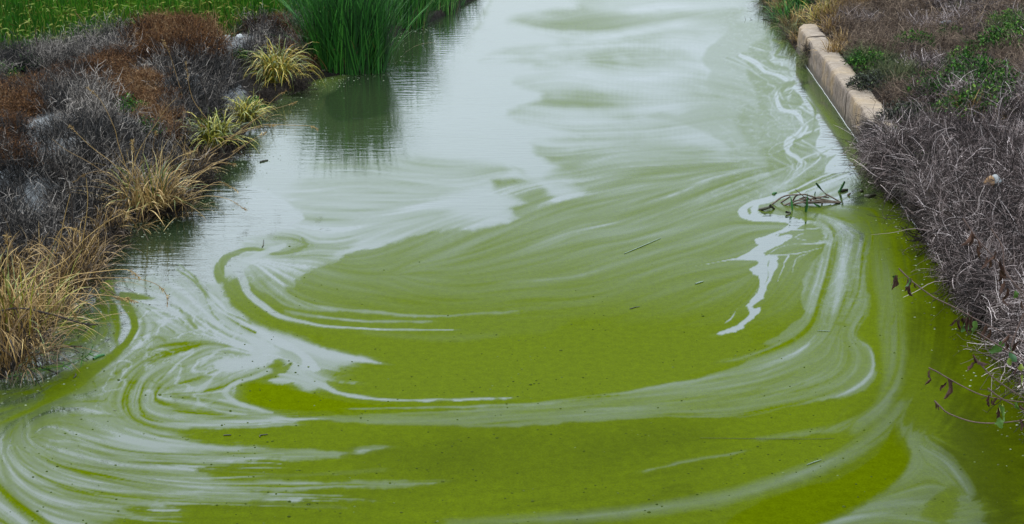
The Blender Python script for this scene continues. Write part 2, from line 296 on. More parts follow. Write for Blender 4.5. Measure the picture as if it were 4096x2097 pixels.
S('B', .45, 12, [(1810,980,3),(1900,1020,8),(1960,1090,10),(2030,1210,5)], 1.2, .8)
P('B', .03, 14, [(1930,1140),(1990,1170),(1980,1240),(1900,1330),(1850,1500),(1650,1500),(1800,1270)], 1.2, .9)
S('B', .33, 22, [(1850,1319,14),(1700,1290,30),(1500,1290,24),(1350,1340,20)], 1.2, .8)
# soft wisps in the middle of the green
S('B', .30, 30, [(-60,250,20),(100,240,30),(300,220,30),(600,130,34),(800,80,30),(1000,20,16)], 1.2, .8)
S('B', .34, 16, [(300,30,20),(500,45,24),(700,20,20)], 1.2, .8)
S('B', .14, 14, [(-40,372,8),(200,360,14),(400,342,5)], .9, .8)
S('A', .12, 20, [(1600,470,20),(1900,500,20),(2200,490,14)], .9, .6)
# clear snakes on the right
P('F', .5, 16, [(20,330),(150,280),(345,300),(400,560),(560,860),(690,1090),(790,1290),(600,1340),(180,1380),(110,1150),(90,900),(60,700),(-20,520)], 1.0, .9)
W = 1.0
S('F', W, 5, [(-60,420,26),(60,480,40),(120,540,30),(200,560,30),(280,600,34),(330,640,26),(240,680,34),(205,740,30),(250,830,34),(350,850,30),(390,900,40),(420,960,44),(370,1020,50),(290,1080,60),(290,1140,36),(360,1190,26),(390,1250,22),(330,1310,14)], .35)
P('F', .72, 12, [(150,260),(350,240),(360,520),(420,640),(310,640),(300,560),(180,480)], 1.2)
P('F', .95, 5, [(350,560),(470,700),(560,860),(640,1000),(690,1080),(745,1200),(790,1290),(560,1310),(620,1220),(660,1170),(600,1190),(520,1140),(480,1100),(540,1010),(520,900),(430,800),(370,700),(310,640)], .7)
SNAKE = [(-60,420),(60,480),(120,540),(200,560),(280,600),(330,640),(240,680),(205,740),(250,830),(350,850),(390,900),(420,960),(370,1020),(290,1080),(290,1140),(360,1190),(390,1250),(330,1310),(250,1400)]
for k_, (dx_, dy_, v_, w_) in enumerate([(-60,14,.84,7),(-95,22,.5,8),(-130,30,.8,6),(45,-14,.5,10),(66,-22,.95,6),(96,-30,.5,12),(130,-44,.97,9),(160,-50,.5,8),(185,-56,.95,8),(-30,8,.55,6)]):
    S('F', v_, 5, [(x_+dx_*(.65+.5*math.sin(i_*1.3+k_)), y_+dy_*(1+.6*math.cos(i_*.9+k_*2)), w_*(1+.6*math.sin(i_*1.7+k_*3))) for i_, (x_, y_) in enumerate(SNAKE)], .5, .85)
for k_, (dx_, v_, w_) in enumerate([(60,.55,6),(110,.44,8),(170,.56,5),(230,.42,10),(300,.5,5),(380,.42,8)]):
    S('D', v_, 7, [(x_+dx_*(.8+.4*math.sin(i_+k_)), y_+dx_*.12*math.cos(i_*1.4+k_), w_*2.2) for i_, (x_, y_) in enumerate([(1180,520),(1330,560),(1440,620),(1430,720),(1400,820),(1380,950),(1330,1100),(1300,1300)])], .7, .7)
for q in ([(340,620,20),(270,650,26),(250,700,16),(290,770,16),(380,790,14)],[(430,740,6),(490,830,8),(500,930,7),(470,1010,8),(340,1070,12),(340,1110,14),(420,1130,8),(560,1110,5)],[(180,300,16),(250,340,16),(200,420,12),(300,440,8)],[(120,440,12),(200,500,14),(300,520,10)],[(640,1110,3),(560,1160,8),(520,1200,5)]):
    S('F', .42, 5, [(u_[0], u_[1], u_[2]*1.5) for u_ in q], .6)
P('D', .36, 14, [(1100,560),(1300,480),(1500,440),(1950,300),(1950,620),(1850,900),(1700,1400),(1230,1400),(1240,1050),(1440,850),(1430,620)], 1.0)
S('D', W, 4, [(1720,40,10),(1400,140,12),(1150,260,10),(900,335,12),(740,380,16),(640,440,22),(620,490,28),(680,530,26),(790,545,16)], .3)
S('D', .93, 4, [(1730,100,24),(1450,200,30),(1200,290,22),(950,365,14),(780,415,20),(740,470,46),(800,510,50),(950,535,50),(1100,560,50),(1150,590,46)], .4)
S('D', .85, 5, [(1740,70,10),(1600,110,8),(1400,180,8)], .4)
for q in ([(1700,80,4),(1450,170,7),(1200,275,6),(900,352,6),(740,400,7),(660,450,9),(650,480,9),(700,520,5)],[(1650,140,4),(1450,215,4),(1250,280,4)],[(770,420,3),(760,450,5),(850,480,5),(1150,530,5)],[(780,490,4),(830,510,5)]):
    S('D', .1, 3, q, .3)
P('D', W, 4, [(1190,540),(1230,580),(1150,630),(1000,660),(940,690),(960,720),(1080,690),(1130,720),(1000,800),(880,850),(830,890),(900,890),(1005,925),(960,1040),(930,1120),(880,1200),(850,1319),(740,1330),(800,1230),(815,1160),(790,1100),(720,1065),(700,1030),(770,1000),(790,970),(740,950),(600,945),(370,965),(570,920),(680,860),(780,800),(800,770),(755,740),(850,720),(1000,680),(1100,640),(1130,590)], .5)
P('D', W, 4, [(600,490),(630,440),(740,380),(1050,300),(1060,318),(800,398),(720,430),(690,470),(715,500),(740,440),(780,402),(810,425),(790,470),(900,490),(1100,520),(1200,560),(1210,600),(1170,640),(1100,640),(1090,600),(1060,575),(900,567),(760,562),(660,542),(615,517)], .3)
P('D', W, 4, [(1080,560),(1230,560),(1220,600),(1150,640),(1010,690),(960,740),(800,800),(750,745),(850,712),(1000,652),(1090,600)], .3)
S('D', W, 5, [(780,900,80),(850,950,110),(860,1060,100),(850,1180,70),(810,1290,50),(740,1380,24)], .5)
S('D', W, 5, [(1200,590,30),(1330,560,30),(1450,590,20)], .7, .85)
for q in ([(1480,760,10),(1420,770,20),(1250,785,9),(1100,790,7),(980,830,7),(880,890,7),(800,930,8)],[(1400,820,4),(1250,860,9),(1050,890,10),(900,900,12)],[(1270,880,5),(1190,905,6),(1150,960,7),(1120,1050,4)],[(1100,900,14),(1060,950,14),(1010,1060,6),(980,1150,3)],[(1250,690,3),(1200,690,9),(1160,730,8),(1250,750,5)],[(1130,650,12),(1300,640,9),(1400,625,5)],[(380,965,4),(280,975,3),(190,990,2)],[(800,1200,6),(780,1290,12),(700,1380,12)],[(620,1400,4),(560,1480,10),(480,1540,6)]):
    S('D', .97, 4, q, .5)
for q in ([(960,700,3),(1050,680,6),(1150,690,4)],[(900,940,4),(890,1010,8),(900,1080,9),(860,1180,3)],[(850,900,4),(900,880,8),(1000,860,4)],[(790,480,3),(850,500,4)]):
    S('D', .05, 3, q, .4)
P('B', .98, 5, [(1100,330),(1060,365),(1095,375),(1090,405),(1050,440),(970,470),(910,480),(1000,440),(1045,400),(1040,370),(1070,310),(1110,270)], .8)
P('D', .6, 10, [(1250,560),(1500,560),(1640,600),(1690,660),(1600,740),(1480,790),(1430,740),(1420,640)], .8, .8)
S('D', .82, 5, [(1380,760,10),(1440,760,26),(1500,765,8)], .8)
S('D', .45, 16, [(1500,560,20),(1680,620,20),(1750,680,22),(1650,760,24),(1600,900,26),(1650,1050,26),(1600,1300,20)], .8, .7)
P('D', .55, 30, [(1350,310),(1600,270),(1780,290),(1850,380),(1700,440),(1400,450),(1200,420)], .8, .8)
P('D', .9, 6, [(1730,390),(1760,360),(1810,370),(1820,400),(1780,402)], 1.2)
S('F', .15, 30, [(420,650,10),(520,800,36),(640,960,40),(740,1080,40),(830,1200,40),(900,1319,50)], .8, .8)

DARKP = [('B', .5, 120, [(900,1400),(1100,1150),(1400,900),(1700,600),(1750,300),(2300,300),(2300,1600),(900,1600)]), ('B', .62, 110, [(-700,960),(-300,900),(0,880),(400,865),(800,850),(960,880),(1000,960),(800,1050),(500,1100),(200,1180),(-300,1160),(-700,1060)]),  # shade painted into the lower-right scum colour, then a dark olive algae patch
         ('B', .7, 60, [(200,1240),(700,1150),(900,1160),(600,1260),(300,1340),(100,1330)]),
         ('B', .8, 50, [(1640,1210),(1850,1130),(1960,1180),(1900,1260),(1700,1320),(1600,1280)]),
         ('B', 1.3, 120, [(1800,0),(1900,300),(2000,700),(2300,1000),(2300,1500),(2000,1500),(2050,1250),(1900,960),(1850,600),(1750,200)])]  # painted shade towards the right edge of the water

def seg_dist(X, Y, a, b):
    dx, dy = b[0]-a[0], b[1]-a[1]; L = dx*dx+dy*dy+1e-9
    t = np.clip(((X-a[0])*dx+(Y-a[1])*dy)/L, 0, 1)
    return np.hypot(X-a[0]-t*dx, Y-a[1]-t*dy), t
def dens(pts, n=3):      # Catmull-Rom through the survey points
    p = np.asarray(pts, float)
    if len(p) < 3: return p
    q = np.vstack([2*p[0]-p[1], p, 2*p[-1]-p[-2]]); out = []
    for i in range(len(p)-1):
        a, b, c, d = q[i:i+4]
        for k in range(n):
            t = k/n; out.append(.5*((2*b)+(-a+c)*t+(2*a-5*b+4*c-d)*t*t+(-a+3*b-3*c+d)*t**3))
    out.append(p[-1]); return np.array(out)
YS = 2.4      # foreshortening used when measuring distances between survey points

def film_map(gx, gy, WX, WY):
    """gx, gy: survey coordinates of a regular grid (1-D); WX, WY the same points on the ground in metres."""
    X, Y = np.meshgrid(gx, gy); X = X.astype(np.float32); Y = Y.astype(np.float32)
    step = gx[1]-gx[0]
    # drift direction from guides and strokes (tensor average so the sign does not matter)
    segs = []
    for f, pts in GUIDES:
        p = dens(fr(f, pts), 3); segs += [(p[i], p[i+1], 1.) for i in range(len(p)-1)]
    for k, f, v, so, pts, j, g in WARM:
        if k == 'S' and len(pts) > 2:
            p = dens(fr(f, pts), 2)[:, :2]; segs += [(p[i], p[i+1], .6) for i in range(len(p)-1)]
    st = 10; xs = X[::st, ::st]; ys = Y[::st, ::st]
    cc = np.zeros_like(xs); ss = np.zeros_like(xs)
    for a, b, w in segs:
        m = (a+b)/2; L = np.hypot(*(b-a)[:2]); d2 = (xs-m[0])**2+((ys-m[1])*1.6)**2
        an = 2*math.atan2(b[1]-a[1], b[0]-a[0]); ww = w*L/(d2+1600)**1.5
        cc += ww*math.cos(an); ss += ww*math.sin(an)
    cc += 2e-7; 
    def up(a):
        H, Wd = X.shape; yy = np.arange(H)/st; xx = np.arange(Wd)/st
        y0 = np.minimum(yy.astype(int), a.shape[0]-2); x0 = np.minimum(xx.astype(int), a.shape[1]-2)
        fy = (yy-y0)[:, None]; fx = (xx-x0)[None, :]; fy = np.clip(fy, 0, 1); fx = np.clip(fx, 0, 1)
        return (a[y0][:, x0]*(1-fy)*(1-fx)+a[y0][:, x0+1]*(1-fy)*fx+a[y0+1][:, x0]*fy*(1-fx)+a[y0+1][:, x0+1]*fy*fx)
    m = np.hypot(cc, ss)+1e-12; cc = up(cc/m); ss = up(ss/m)
    # a gentle wobble of the direction gives curls
    an = .5*np.arctan2(ss, cc) + .35*fbm(WX*.7, WY*.45, 5, 3)*np.clip((1900-Y)/900, .15, 1)
    ux = np.cos(an).astype(np.float32); uy = np.sin(an).astype(np.float32)
    H, Wd = X.shape; J, I = np.meshgrid(np.arange(Wd, dtype=np.float32), np.arange(H, dtype=np.float32))
    def lic(n, steps, h):
        acc = n.copy(); wt = 1.
        for sg in (1, -1):
            x = J.copy(); y = I.copy(); lx = ux*sg; ly = uy*sg
            for k in range(steps):
                x = np.clip(x+lx*h, 0, Wd-1); y = np.clip(y+ly*h, 0, H-1)
                xi = (x+.5).astype(np.int32); yi = (y+.5).astype(np.int32)
                xi = np.minimum(xi, Wd-1); yi = np.minimum(yi, H-1)
                nx = ux[yi, xi]; ny = uy[yi, xi]; s = np.sign(nx*lx+ny*ly+1e-9); lx = nx*s; ly = ny*s
                w = .5+.5*math.cos(math.pi*k/steps); acc = acc+n[yi, xi]*w
                if sg == 1: wt += 2*w
        return acc/wt
    r = np.random.default_rng(3)
    def norm(a): a = a-a.mean(); return a/(a.std()+1e-6)
    n0 = r.random(X.shape).astype(np.float32)
    def blur(a, k):
        for ax in (0, 1):
            c = np.cumsum(np.concatenate([np.repeat(np.take(a, [0], ax), k+1, ax), a, np.repeat(np.take(a, [-1], ax), k, ax)], ax), ax)
            n = a.shape[ax]; a = (np.take(c, range(2*k+1, 2*k+1+n), ax)-np.take(c, range(0, n), ax))/(2*k+1)
        return a.astype(np.float32)
    fine = norm(lic(blur(n0, 1), 44, 1.)); mid = norm(lic(blur(r.random(X.shape).astype(np.float32), 3), 42, 2.))
    big = norm(lic(blur(r.random(X.shape).astype(np.float32), 9), 22, 5.))
    jag = .55*mid+.3*fine+.6*big
    grain = norm(blur(n0, 1))
    wig = fbm(WX*5, WY*3, 31, 4)
    wx = fbm(WX*1.6, WY*1.1, 41, 4)*14; wy = fbm(WX*1.6, WY*1.1, 47, 4)*9
    dist = np.clip((Y+200)/1200, .35, 1.15)
    wig2 = fbm(WX*16, WY*9, 35, 3)*smooth((Y-350)/700); wig = wig*smooth((Y+100)/500)
    ex = wx*dist+wig*6+wig2*5; ey = wy*dist+wig*3+wig2*2.5
    bq = fbm(WX*.5, WY*.22, 11, 5, .6)+.12*big; base = .64+.15*np.tanh(bq*3.2)+.05*bq
    torn = (9*fbm(WX*7, WY*3.2, 81, 4, .65)+5*wig2+2.2*mid+1.5*fine)*dist; softk = .62
    V = base*(1-smooth((Y-650)/330)).astype(np.float32)+.02
    V += .16*big*(1-smooth((Y-500)/400))*.35+.05*mid*(1-smooth((Y-600)/400))
    for k, f, v, so, pts, j, g in WARM:
        p = fr(f, pts)
        if k == 'S': p = dens(p, 3); wd = float(p[:, 2].max())/FR[f][2]
        else: p = dens(np.vstack([p, p[:1]]), 2); wd = 0
        mar = so*2+wd+60*j+30
        x0 = np.searchsorted(gx, p[:, 0].min()-mar); x1 = np.searchsorted(gx, p[:, 0].max()+mar)
        y0 = np.searchsorted(gy, p[:, 1].min()-mar); y1 = np.searchsorted(gy, p[:, 1].max()+mar)
        if x1-x0 < 2 or y1-y0 < 2: continue
        sl = (slice(y0, y1), slice(x0, x1)); dj = jag[sl]*j*13*dist[sl]
        PX = X[sl]+ex[sl]*min(j, 1)+ux[sl]*dj; PY = Y[sl]+ey[sl]*min(j, 1)+uy[sl]*dj*.8
        if k == 'S':
            best = np.full(PX.shape, 1e9, np.float32); fs = FR[f][2]
            for i in range(len(p)-1):
                d, t = seg_dist(PX, PY, p[i, :2], p[i+1, :2])
                best = np.minimum(best, d-(p[i, 2]*(1-t)+p[i+1, 2]*t)/fs/2)
            sd = best
        else:
            best = np.full(PX.shape, 1e9, np.float32); ins = np.zeros(PX.shape, bool)
            for i in range(len(p)-1):
                a, b = p[i], p[i+1]; d, t = seg_dist(PX, PY, a, b); best = np.minimum(best, d)
                if a[1] != b[1]:
                    c = ((a[1] > PY) != (b[1] > PY)) & (PX < (b[0]-a[0])*(PY-a[1])/(b[1]-a[1])+a[0]); ins ^= c
            sd = np.where(ins, -best, best)
        sd = sd+torn[sl]*min(j, 1.6)*(.4 if k == 'S' else 1)
        m = smooth(.5-sd/(2*so*softk))*g
        V[sl] = V[sl]*(1-m)+v*m
    smr = lic(V, 12, 1.4); kf = .32*smooth((Y-500)/400)*(1-.85*smooth((X-2500)/200)*smooth((3350-X)/150)*smooth((1450-Y)/150)); V = V*(1-kf)+smr*kf
    # marbling: folded bands where the film is half open
    q = fbm(WX*.9+.25*wig, WY*.55, 61, 4); q2 = fbm(WX*2.3+q*2.2, WY*1.3+q*1.8, 71, 3)
    rid = 1-np.abs(np.sin((q*7+q2*2.2+mid*.25)*2.2)); rid2 = 1-np.abs(np.sin((q*5-q2*3)*2.5+1.3))
    half = np.clip(1-np.abs(V-.5)/.4, 0, 1); half = np.maximum(half, .25*smooth((X-2950)/200)*smooth((800-Y)/100)*smooth((Y-100)/150))
    leftz = smooth((1250-X)/500)*smooth((Y-950)/200)*smooth((1750-Y)/250)
    rightz = np.maximum(smooth((X-3000)/300)*smooth((Y-600)/300)*smooth((1500-Y)/200)*.5, smooth((X-2750)/250)*smooth((850-Y)/100)*.35)
    V += half*(leftz+rightz)*(.5*np.clip(rid-.6, 0, 1)/.4-.5*np.clip(rid2-.6, 0, 1)-.05)
    # streaks along the drift
    V += half*(.13*fine*smooth((Y-350)/400)+.09*mid+.06*big)*smooth((Y-200)/900)+half*.035*mid
    V += half*smooth((Y-450)/500)*(.22*smooth((mid+.5*fine-1.15)/.7)-.16*smooth((-mid-.4*fine-1.2)/.7))
    fl_ = .37*(1-smooth((Y-780)/640))*smooth((3550-X)/450)+.05*fine*(1-smooth((Y-900)/500))
    V = np.maximum(V, fl_*(1+.25*mid*.5))
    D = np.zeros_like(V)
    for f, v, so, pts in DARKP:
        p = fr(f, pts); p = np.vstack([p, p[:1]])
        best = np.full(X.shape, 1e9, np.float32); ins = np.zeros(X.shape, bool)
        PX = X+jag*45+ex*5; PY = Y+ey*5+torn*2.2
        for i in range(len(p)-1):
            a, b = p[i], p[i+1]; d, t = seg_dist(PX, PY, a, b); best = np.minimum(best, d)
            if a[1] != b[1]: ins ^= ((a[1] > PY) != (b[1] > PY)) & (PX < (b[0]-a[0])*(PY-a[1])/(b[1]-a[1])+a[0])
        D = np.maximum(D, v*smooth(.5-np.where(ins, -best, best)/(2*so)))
    V = np.where(Y > 1500, np.minimum(V, .8), V)
    D = np.maximum(D, .3*smooth((Y-1550)/450)*(1+.3*mid))  # light falloff painted as darker scum towards the near water
    return np.clip(V, 0, 1), D, ux, uy, mid
# ---------------------------------------------------------------- water
gx = np.arange(-240, 4341, 4.); gy = np.arange(-240, 2301, 4.)
Xs, Ys = np.meshgrid(gx, gy); WX, WY = ground(Xs, Ys)
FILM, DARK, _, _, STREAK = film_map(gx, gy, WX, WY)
ox0 = np.array([-24000, -9000, -3000, -900.]); ox1 = np.array([5000, 7500, 13000, 28000.]); oy0 = np.array([-860, -780, -640, -440.]); oy1 = np.array([2700, 3600, 6000.])
GX = np.concatenate([ox0, gx, ox1]); GY = np.concatenate([oy0, gy, oy1])
PXg, PYg = np.meshgrid(GX, GY); wx, wy = ground(PXg, PYg)
pad = lambda a: np.pad(a, ((4, 3), (4, 4)), mode='edge')
wm, nt, b = new_mat('algal_water')
film = attr(nt, 'film'); dark = attr(nt, 'thick_shade'); pos = geo_pos(nt); lk = nt.links.new
mpn = nt.nodes.new('ShaderNodeMapping'); lk(pos, mpn.inputs[0]); mpn.inputs['Scale'].default_value = (1, .6, 1)
n1 = noise(nt, mpn.outputs[0], 1.3, 5); n2 = noise(nt, pos, 60, 2, .6); n3 = noise(nt, pos, 14, 4, .7)
alg = mixc(nt, math_(nt, 'MULTIPLY', dark, .8), (.047, .063, .0002), (.020, .027, .0002))  # dark algae patches and painted shade share this darker colour
alg = mixc(nt, math_(nt, 'MULTIPLY', math_(nt, 'SUBTRACT', n1.outputs[0], .35, True), .8), alg, (.053, .070, .0003))
sp = ramp(nt, n3.outputs[0], [(.35, (.8, .8, .8)), (.65, (1.2, 1.2, 1.2))])
mu = nt.nodes.new('ShaderNodeMix'); mu.data_type = 'RGBA'; mu.blend_type = 'MULTIPLY'; mu.inputs[0].default_value = .55; lk(alg, mu.inputs[6]); lk(sp.outputs[0], mu.inputs[7])
sp2 = ramp(nt, n2.outputs[0], [(.3, (.86, .86, .86)), (.7, (1.14, 1.14, 1.14))])
mu2 = nt.nodes.new('ShaderNodeMix'); mu2.data_type = 'RGBA'; mu2.blend_type = 'MULTIPLY'; mu2.inputs[0].default_value = 1.; lk(mu.outputs[2], mu2.inputs[6]); lk(sp2.outputs[0], mu2.inputs[7])
# dry scum (rough, hardly any shine) lying on dark water: coverage = 1 - film
scum = mixc(nt, math_(nt, 'MULTIPLY', film, .9, True), mu2.outputs[2], (.058, .078, .034))
lk(scum, b.inputs['Base Color']); b.inputs['Roughness'].default_value = .5; b.inputs['Specular IOR Level'].default_value = .0; b.inputs['IOR'].default_value = 1.02
wb = nt.nodes.new('ShaderNodeBsdfPrincipled'); wb.inputs['Base Color'].default_value = (.013, .020, .008, 1); wb.inputs['Roughness'].default_value = .03; wb.inputs['IOR'].default_value = 1.85
rr = nt.nodes.new('ShaderNodeMapRange'); lk(film, rr.inputs[0]); rr.inputs[1].default_value = .2; rr.inputs[2].default_value = .85; rr.inputs[3].default_value = .22; rr.inputs[4].default_value = .03; lk(rr.outputs[0], wb.inputs['Roughness'])
mpr = nt.nodes.new('ShaderNodeMapping'); lk(pos, mpr.inputs[0]); mpr.inputs['Scale'].default_value = (.35, 1.6, 1); mpr.inputs['Rotation'].default_value = (0, 0, .12)
r1 = noise(nt, mpr.outputs[0], 5.5, 3, .5, .3); calm = math_(nt, 'POWER', film, 7.)
bw = bump(nt, wb, r1.outputs[0], 1., .011); lk(calm, bw.inputs['Strength'])
bump(nt, b, math_(nt, 'MULTIPLY', n3.outputs[0], .003), 1., 1.)
ms = nt.nodes.new('ShaderNodeMixShader'); cov = ramp(nt, film, [(0, (0, 0, 0)), (.5, (.42, .42, .42)), (.95, (1, 1, 1))]); lk(cov.outputs[0], ms.inputs[0]); lk(b.outputs[0], ms.inputs[1]); lk(wb.outputs[0], ms.inputs[2])
lk(ms.outputs[0], [q for q in nt.nodes if q.type == 'OUTPUT_MATERIAL'][0].inputs[0])
me = mesh_np('water', np.stack([wx.ravel(), wy.ravel(), np.zeros(wx.size)], 1), grid_faces(*wx.shape)[:, ::-1], wm, attrs={'film': pad(FILM), 'thick_shade': pad(DARK)})
tag(link('canal_water', me), 'canal water with swirls of bright green algae and pale film', kind='structure')

# ---------------------------------------------------------------- left bank
SHORE = np.array([ground(x, y) for x, y in [(-1400, 2900), (-500, 1900), (-120, 1600), (60, 1480), (180, 1350), (270, 1240), (320, 1170), (365, 1040), (400, 960), (450, 905), (560, 880), (680, 855), (760, 780), (800, 680),
        (880, 645), (930, 600), (985, 530), (1035, 430), (1093, 385), (1180, 350), (1271, 318), (1400, 290), (1530, 262), (1560, 190), (1600, 127), (1690, 106), (1800, 50), (1890, 0), (2000, -80), (2100, -200), (2250, -500)]])
def shore_dist(x, y):
    best = np.full(np.shape(x), 1e9); sgn = np.zeros(np.shape(x))
    for a, c in zip(SHORE[:-1], SHORE[1:]):
        dx, dy = c-a; t = np.clip(((x-a[0])*dx+(y-a[1])*dy)/(dx*dx+dy*dy), 0, 1)
        ex, ey = x-a[0]-t*dx, y-a[1]-t*dy; d = np.hypot(ex, ey); s = np.sign(dx*(y-a[1])-dy*(x-a[0]))
        sgn = np.where(d < best-1e-6, s, sgn); best = np.minimum(best, d)
    return best*sgn
def field_dist(x, y): return ((y-23.8)-(x+8.6)*.95)/1.38            # >0 inside the rice field
def left_z(x, y):
    d = shore_dist(x, y)
    z = np.where(d < 0, np.maximum(d*.9, -.8), .5*smooth(d/1.5)+.03)
    lump = .15*fbm(x*.9, y*.9, 101, 3)+.07*fbm(x*3.2, y*3.2, 105, 3)+.035*np.abs(fbm(x*9, y*9, 109, 3))
    z = z+lump*smooth((d-.1)/.8)
    f = smooth((field_dist(x, y)+1.2)/1.6)
    return np.where(d > 0, z*(1-f)+.12*f, z)
def axis(a, c, st, lo, hi): return np.concatenate([np.array([lo, (lo*2+a)/3, (lo+3*a)/4]), np.arange(a, c, st), np.array([(hi+3*c)/4, (hi*2+c)/3, hi])])
bx_ = axis(-13, 3.2, .07, -150, 8); by_ = axis(4, 40, .09, -40, 220)
X, Y = np.meshgrid(bx_, by_)
Z = left_z(X, Y); Z[X > 3.2] = -.9
Dl = shore_dist(X, Y)
sm_, nt, b = new_mat('salt_crusted_soil'); pos = geo_pos(nt)
wh = attr(nt, 'salt'); na = noise(nt, pos, 4.5, 6, .65); nb = noise(nt, pos, 28, 5, .7); nc = noise(nt, pos, 1.3, 4)
soil = ramp(nt, na.outputs[0], [(.3, (.007, .0055, .004)), (.7, (.03, .023, .017))]); salt = ramp(nt, nb.outputs[0], [(.30, (.035, .033, .030)), (.45, (.12, .118, .115)), (.6, (.19, .188, .185)), (.75, (.28, .28, .28))])
f = ramp(nt, math_(nt, 'ADD', wh, math_(nt, 'MULTIPLY', math_(nt, 'SUBTRACT', na.outputs[0], .5), 1.3)), [(.42, (0, 0, 0)), (.55, (1, 1, 1))])
sz_ = nt.nodes.new('ShaderNodeSeparateXYZ'); nt.links.new(pos, sz_.inputs[0]); wet = nt.nodes.new('ShaderNodeMapRange'); nt.links.new(math_(nt, 'ADD', sz_.outputs[2], math_(nt, 'MULTIPLY', math_(nt, 'SUBTRACT', na.outputs[0], .5), .2)), wet.inputs[0]); wet.inputs[1].default_value = .03; wet.inputs[2].default_value = .13; wet.inputs[3].default_value = 1; wet.inputs[4].default_value = 0
nt.links.new(mixc(nt, wet.outputs[0], mixc(nt, f.outputs[0], soil.outputs[0], salt.outputs[0]), (.009, .008, .005)), b.inputs['Base Color']); b.inputs['Roughness'].default_value = .9; b.inputs['Specular IOR Level'].default_value = .1
bump(nt, b, math_(nt, 'ADD', na.outputs[0], math_(nt, 'MULTIPLY', nb.outputs[0], .35)), .9, .16)
SALT = [(850, 190, .55), (930, 160, .6), (1000, 175, .5), (830, 215, .45), (680, 290, .5), (720, 330, .4), (940, 300, .4), (960, 350, .35), (890, 270, .3), (100, 520, .6), (190, 530, .55), (130, 620, .45), (210, 650, .5), (270, 620, .35), (440, 430, .35), (470, 480, .35),
        (60, 720, .4), (110, 760, .3), (640, 350, .3), (400, 520, .3), (560, 560, .25), (30, 540, .4), (1010, 410, .3)]
sa = np.zeros(X.shape)
for px, py, r in SALT:
    cx, cy = ground(px, py, .5); sa = np.maximum(sa, 1.15*np.exp(-((X-cx)**2+((Y-cy)*.7)**2)/(r*r)))
me = mesh_np('left_bank', np.stack([X.ravel(), Y.ravel(), Z.ravel()], 1), grid_faces(*X.shape), sm_, smooth_=True, attrs={'salt': sa})
tag(link('left_bank', me), 'left bank of dark soil with pale salt crust', kind='structure')

# ---------------------------------------------------------------- right bank and its stone wall
WD = unit(np.array([math.sin(math.radians(3.6)), math.cos(math.radians(3.6))])); WN = np.array([WD[1], -WD[0]])
W0 = np.array(ground(3447, 589)); CORNER = np.array(ground(3182, 202)); SC_ = float((CORNER-W0)@WD)      # s of the far corner, s=0 at W0
def wall_xy(s, d): p = W0+WD*s+WN*d; return p
def right_zsd(s, d):
    x = W0[0]+WD[0]*s+WN[0]*d; y = W0[1]+WD[1]*s+WN[1]*d
    top = .50+.28*smooth((d-.5)/3.5)+.24*fbm(x*.8, y*.8, 201, 3)*smooth((d-.6)/.9)+.03*fbm(x*4, y*4, 207, 2)
    wall = np.where(d < .25, -.9, top-.06*(1-smooth((d-.3)/.5)))
    slope = np.where(d < 0, d*.8, .5*smooth(d/1.3)+(top-.5)*smooth(d/1.5))
    return np.where(s < SC_, wall, slope)
def right_z(x, y):
    s = (x-W0[0])*WD[0]+(y-W0[1])*WD[1]; d = (x-W0[0])*WN[0]+(y-W0[1])*WN[1]; return float(right_zsd(np.array(s), np.array(d)))
sd_s = np.concatenate([[-60, -30], np.arange(-16, SC_, .1), [SC_+.01], np.arange(SC_+.12, 26, .1), [40, 90, 180]]); sd_d = np.concatenate([[-1.5, -1, -.5, -.2, 0, .1, .2, .249, .251], np.arange(.3, 9, .1), [10, 14, 25, 150]])
Dg, Sg = np.meshgrid(sd_d, sd_s); Zr = right_zsd(Sg, Dg)
Xr = W0[0]+WD[0]*Sg+WN[0]*Dg; Yr = W0[1]+WD[1]*Sg+WN[1]*Dg
dm, nt, b = new_mat('dry_litter_soil'); pos = geo_pos(nt); na = noise(nt, pos, 5, 6, .7); nb = noise(nt, pos, 40, 4, .7)
c = ramp(nt, math_(nt, 'ADD', math_(nt, 'MULTIPLY', na.outputs[0], .6), math_(nt, 'MULTIPLY', nb.outputs[0], .4)), [(.40, (.007, .005, .004)), (.54, (.022, .016, .012)), (.68, (.08, .056, .042))])
nt.links.new(c.outputs[0], b.inputs['Base Color']); b.inputs['Roughness'].default_value = .95; b.inputs['Specular IOR Level'].default_value = .05; bump(nt, b, nb.outputs[0], .9, .04)
me = mesh_np('right_bank', np.stack([Xr.ravel(), Yr.ravel(), Zr.ravel()], 1), grid_faces(*Xr.shape)[:, ::-1], dm, smooth_=True)
tag(link('right_bank', me), 'right bank of brown soil and plant litter', kind='structure')

st, nt, b = new_mat('weathered_stone'); pos = nt.nodes.new('ShaderNodeTexCoord').outputs['Object']
sep = nt.nodes.new('ShaderNodeSeparateXYZ'); nt.links.new(pos, sep.inputs[0])
mp1 = nt.nodes.new('ShaderNodeMapping'); nt.links.new(pos, mp1.inputs[0]); mp1.inputs['Scale'].default_value = (1.2, 13, 13)
na = noise(nt, mp1.outputs[0], 2.2, 5, .65, .4); nb = noise(nt, pos, 7, 5, .6); ncx = noise(nt, pos, 45, 4, .65); nd = noise(nt, pos, 1.6, 3)
mp2 = nt.nodes.new('ShaderNodeMapping'); nt.links.new(pos, mp2.inputs[0]); mp2.inputs['Scale'].default_value = (1, 7, .7); ne = noise(nt, mp2.outputs[0], 2.4, 4, .6)
base = ramp(nt, nb.outputs[0], [(.3, (.07, .052, .041)), (.5, (.13, .098, .077)), (.72, (.20, .16, .13))])
ochre = ramp(nt, nd.outputs[0], [(.48, (0, 0, 0)), (.66, (.5, .5, .5))])
c1 = mixc(nt, ochre.outputs[0], base.outputs[0], (.26, .17, .075))
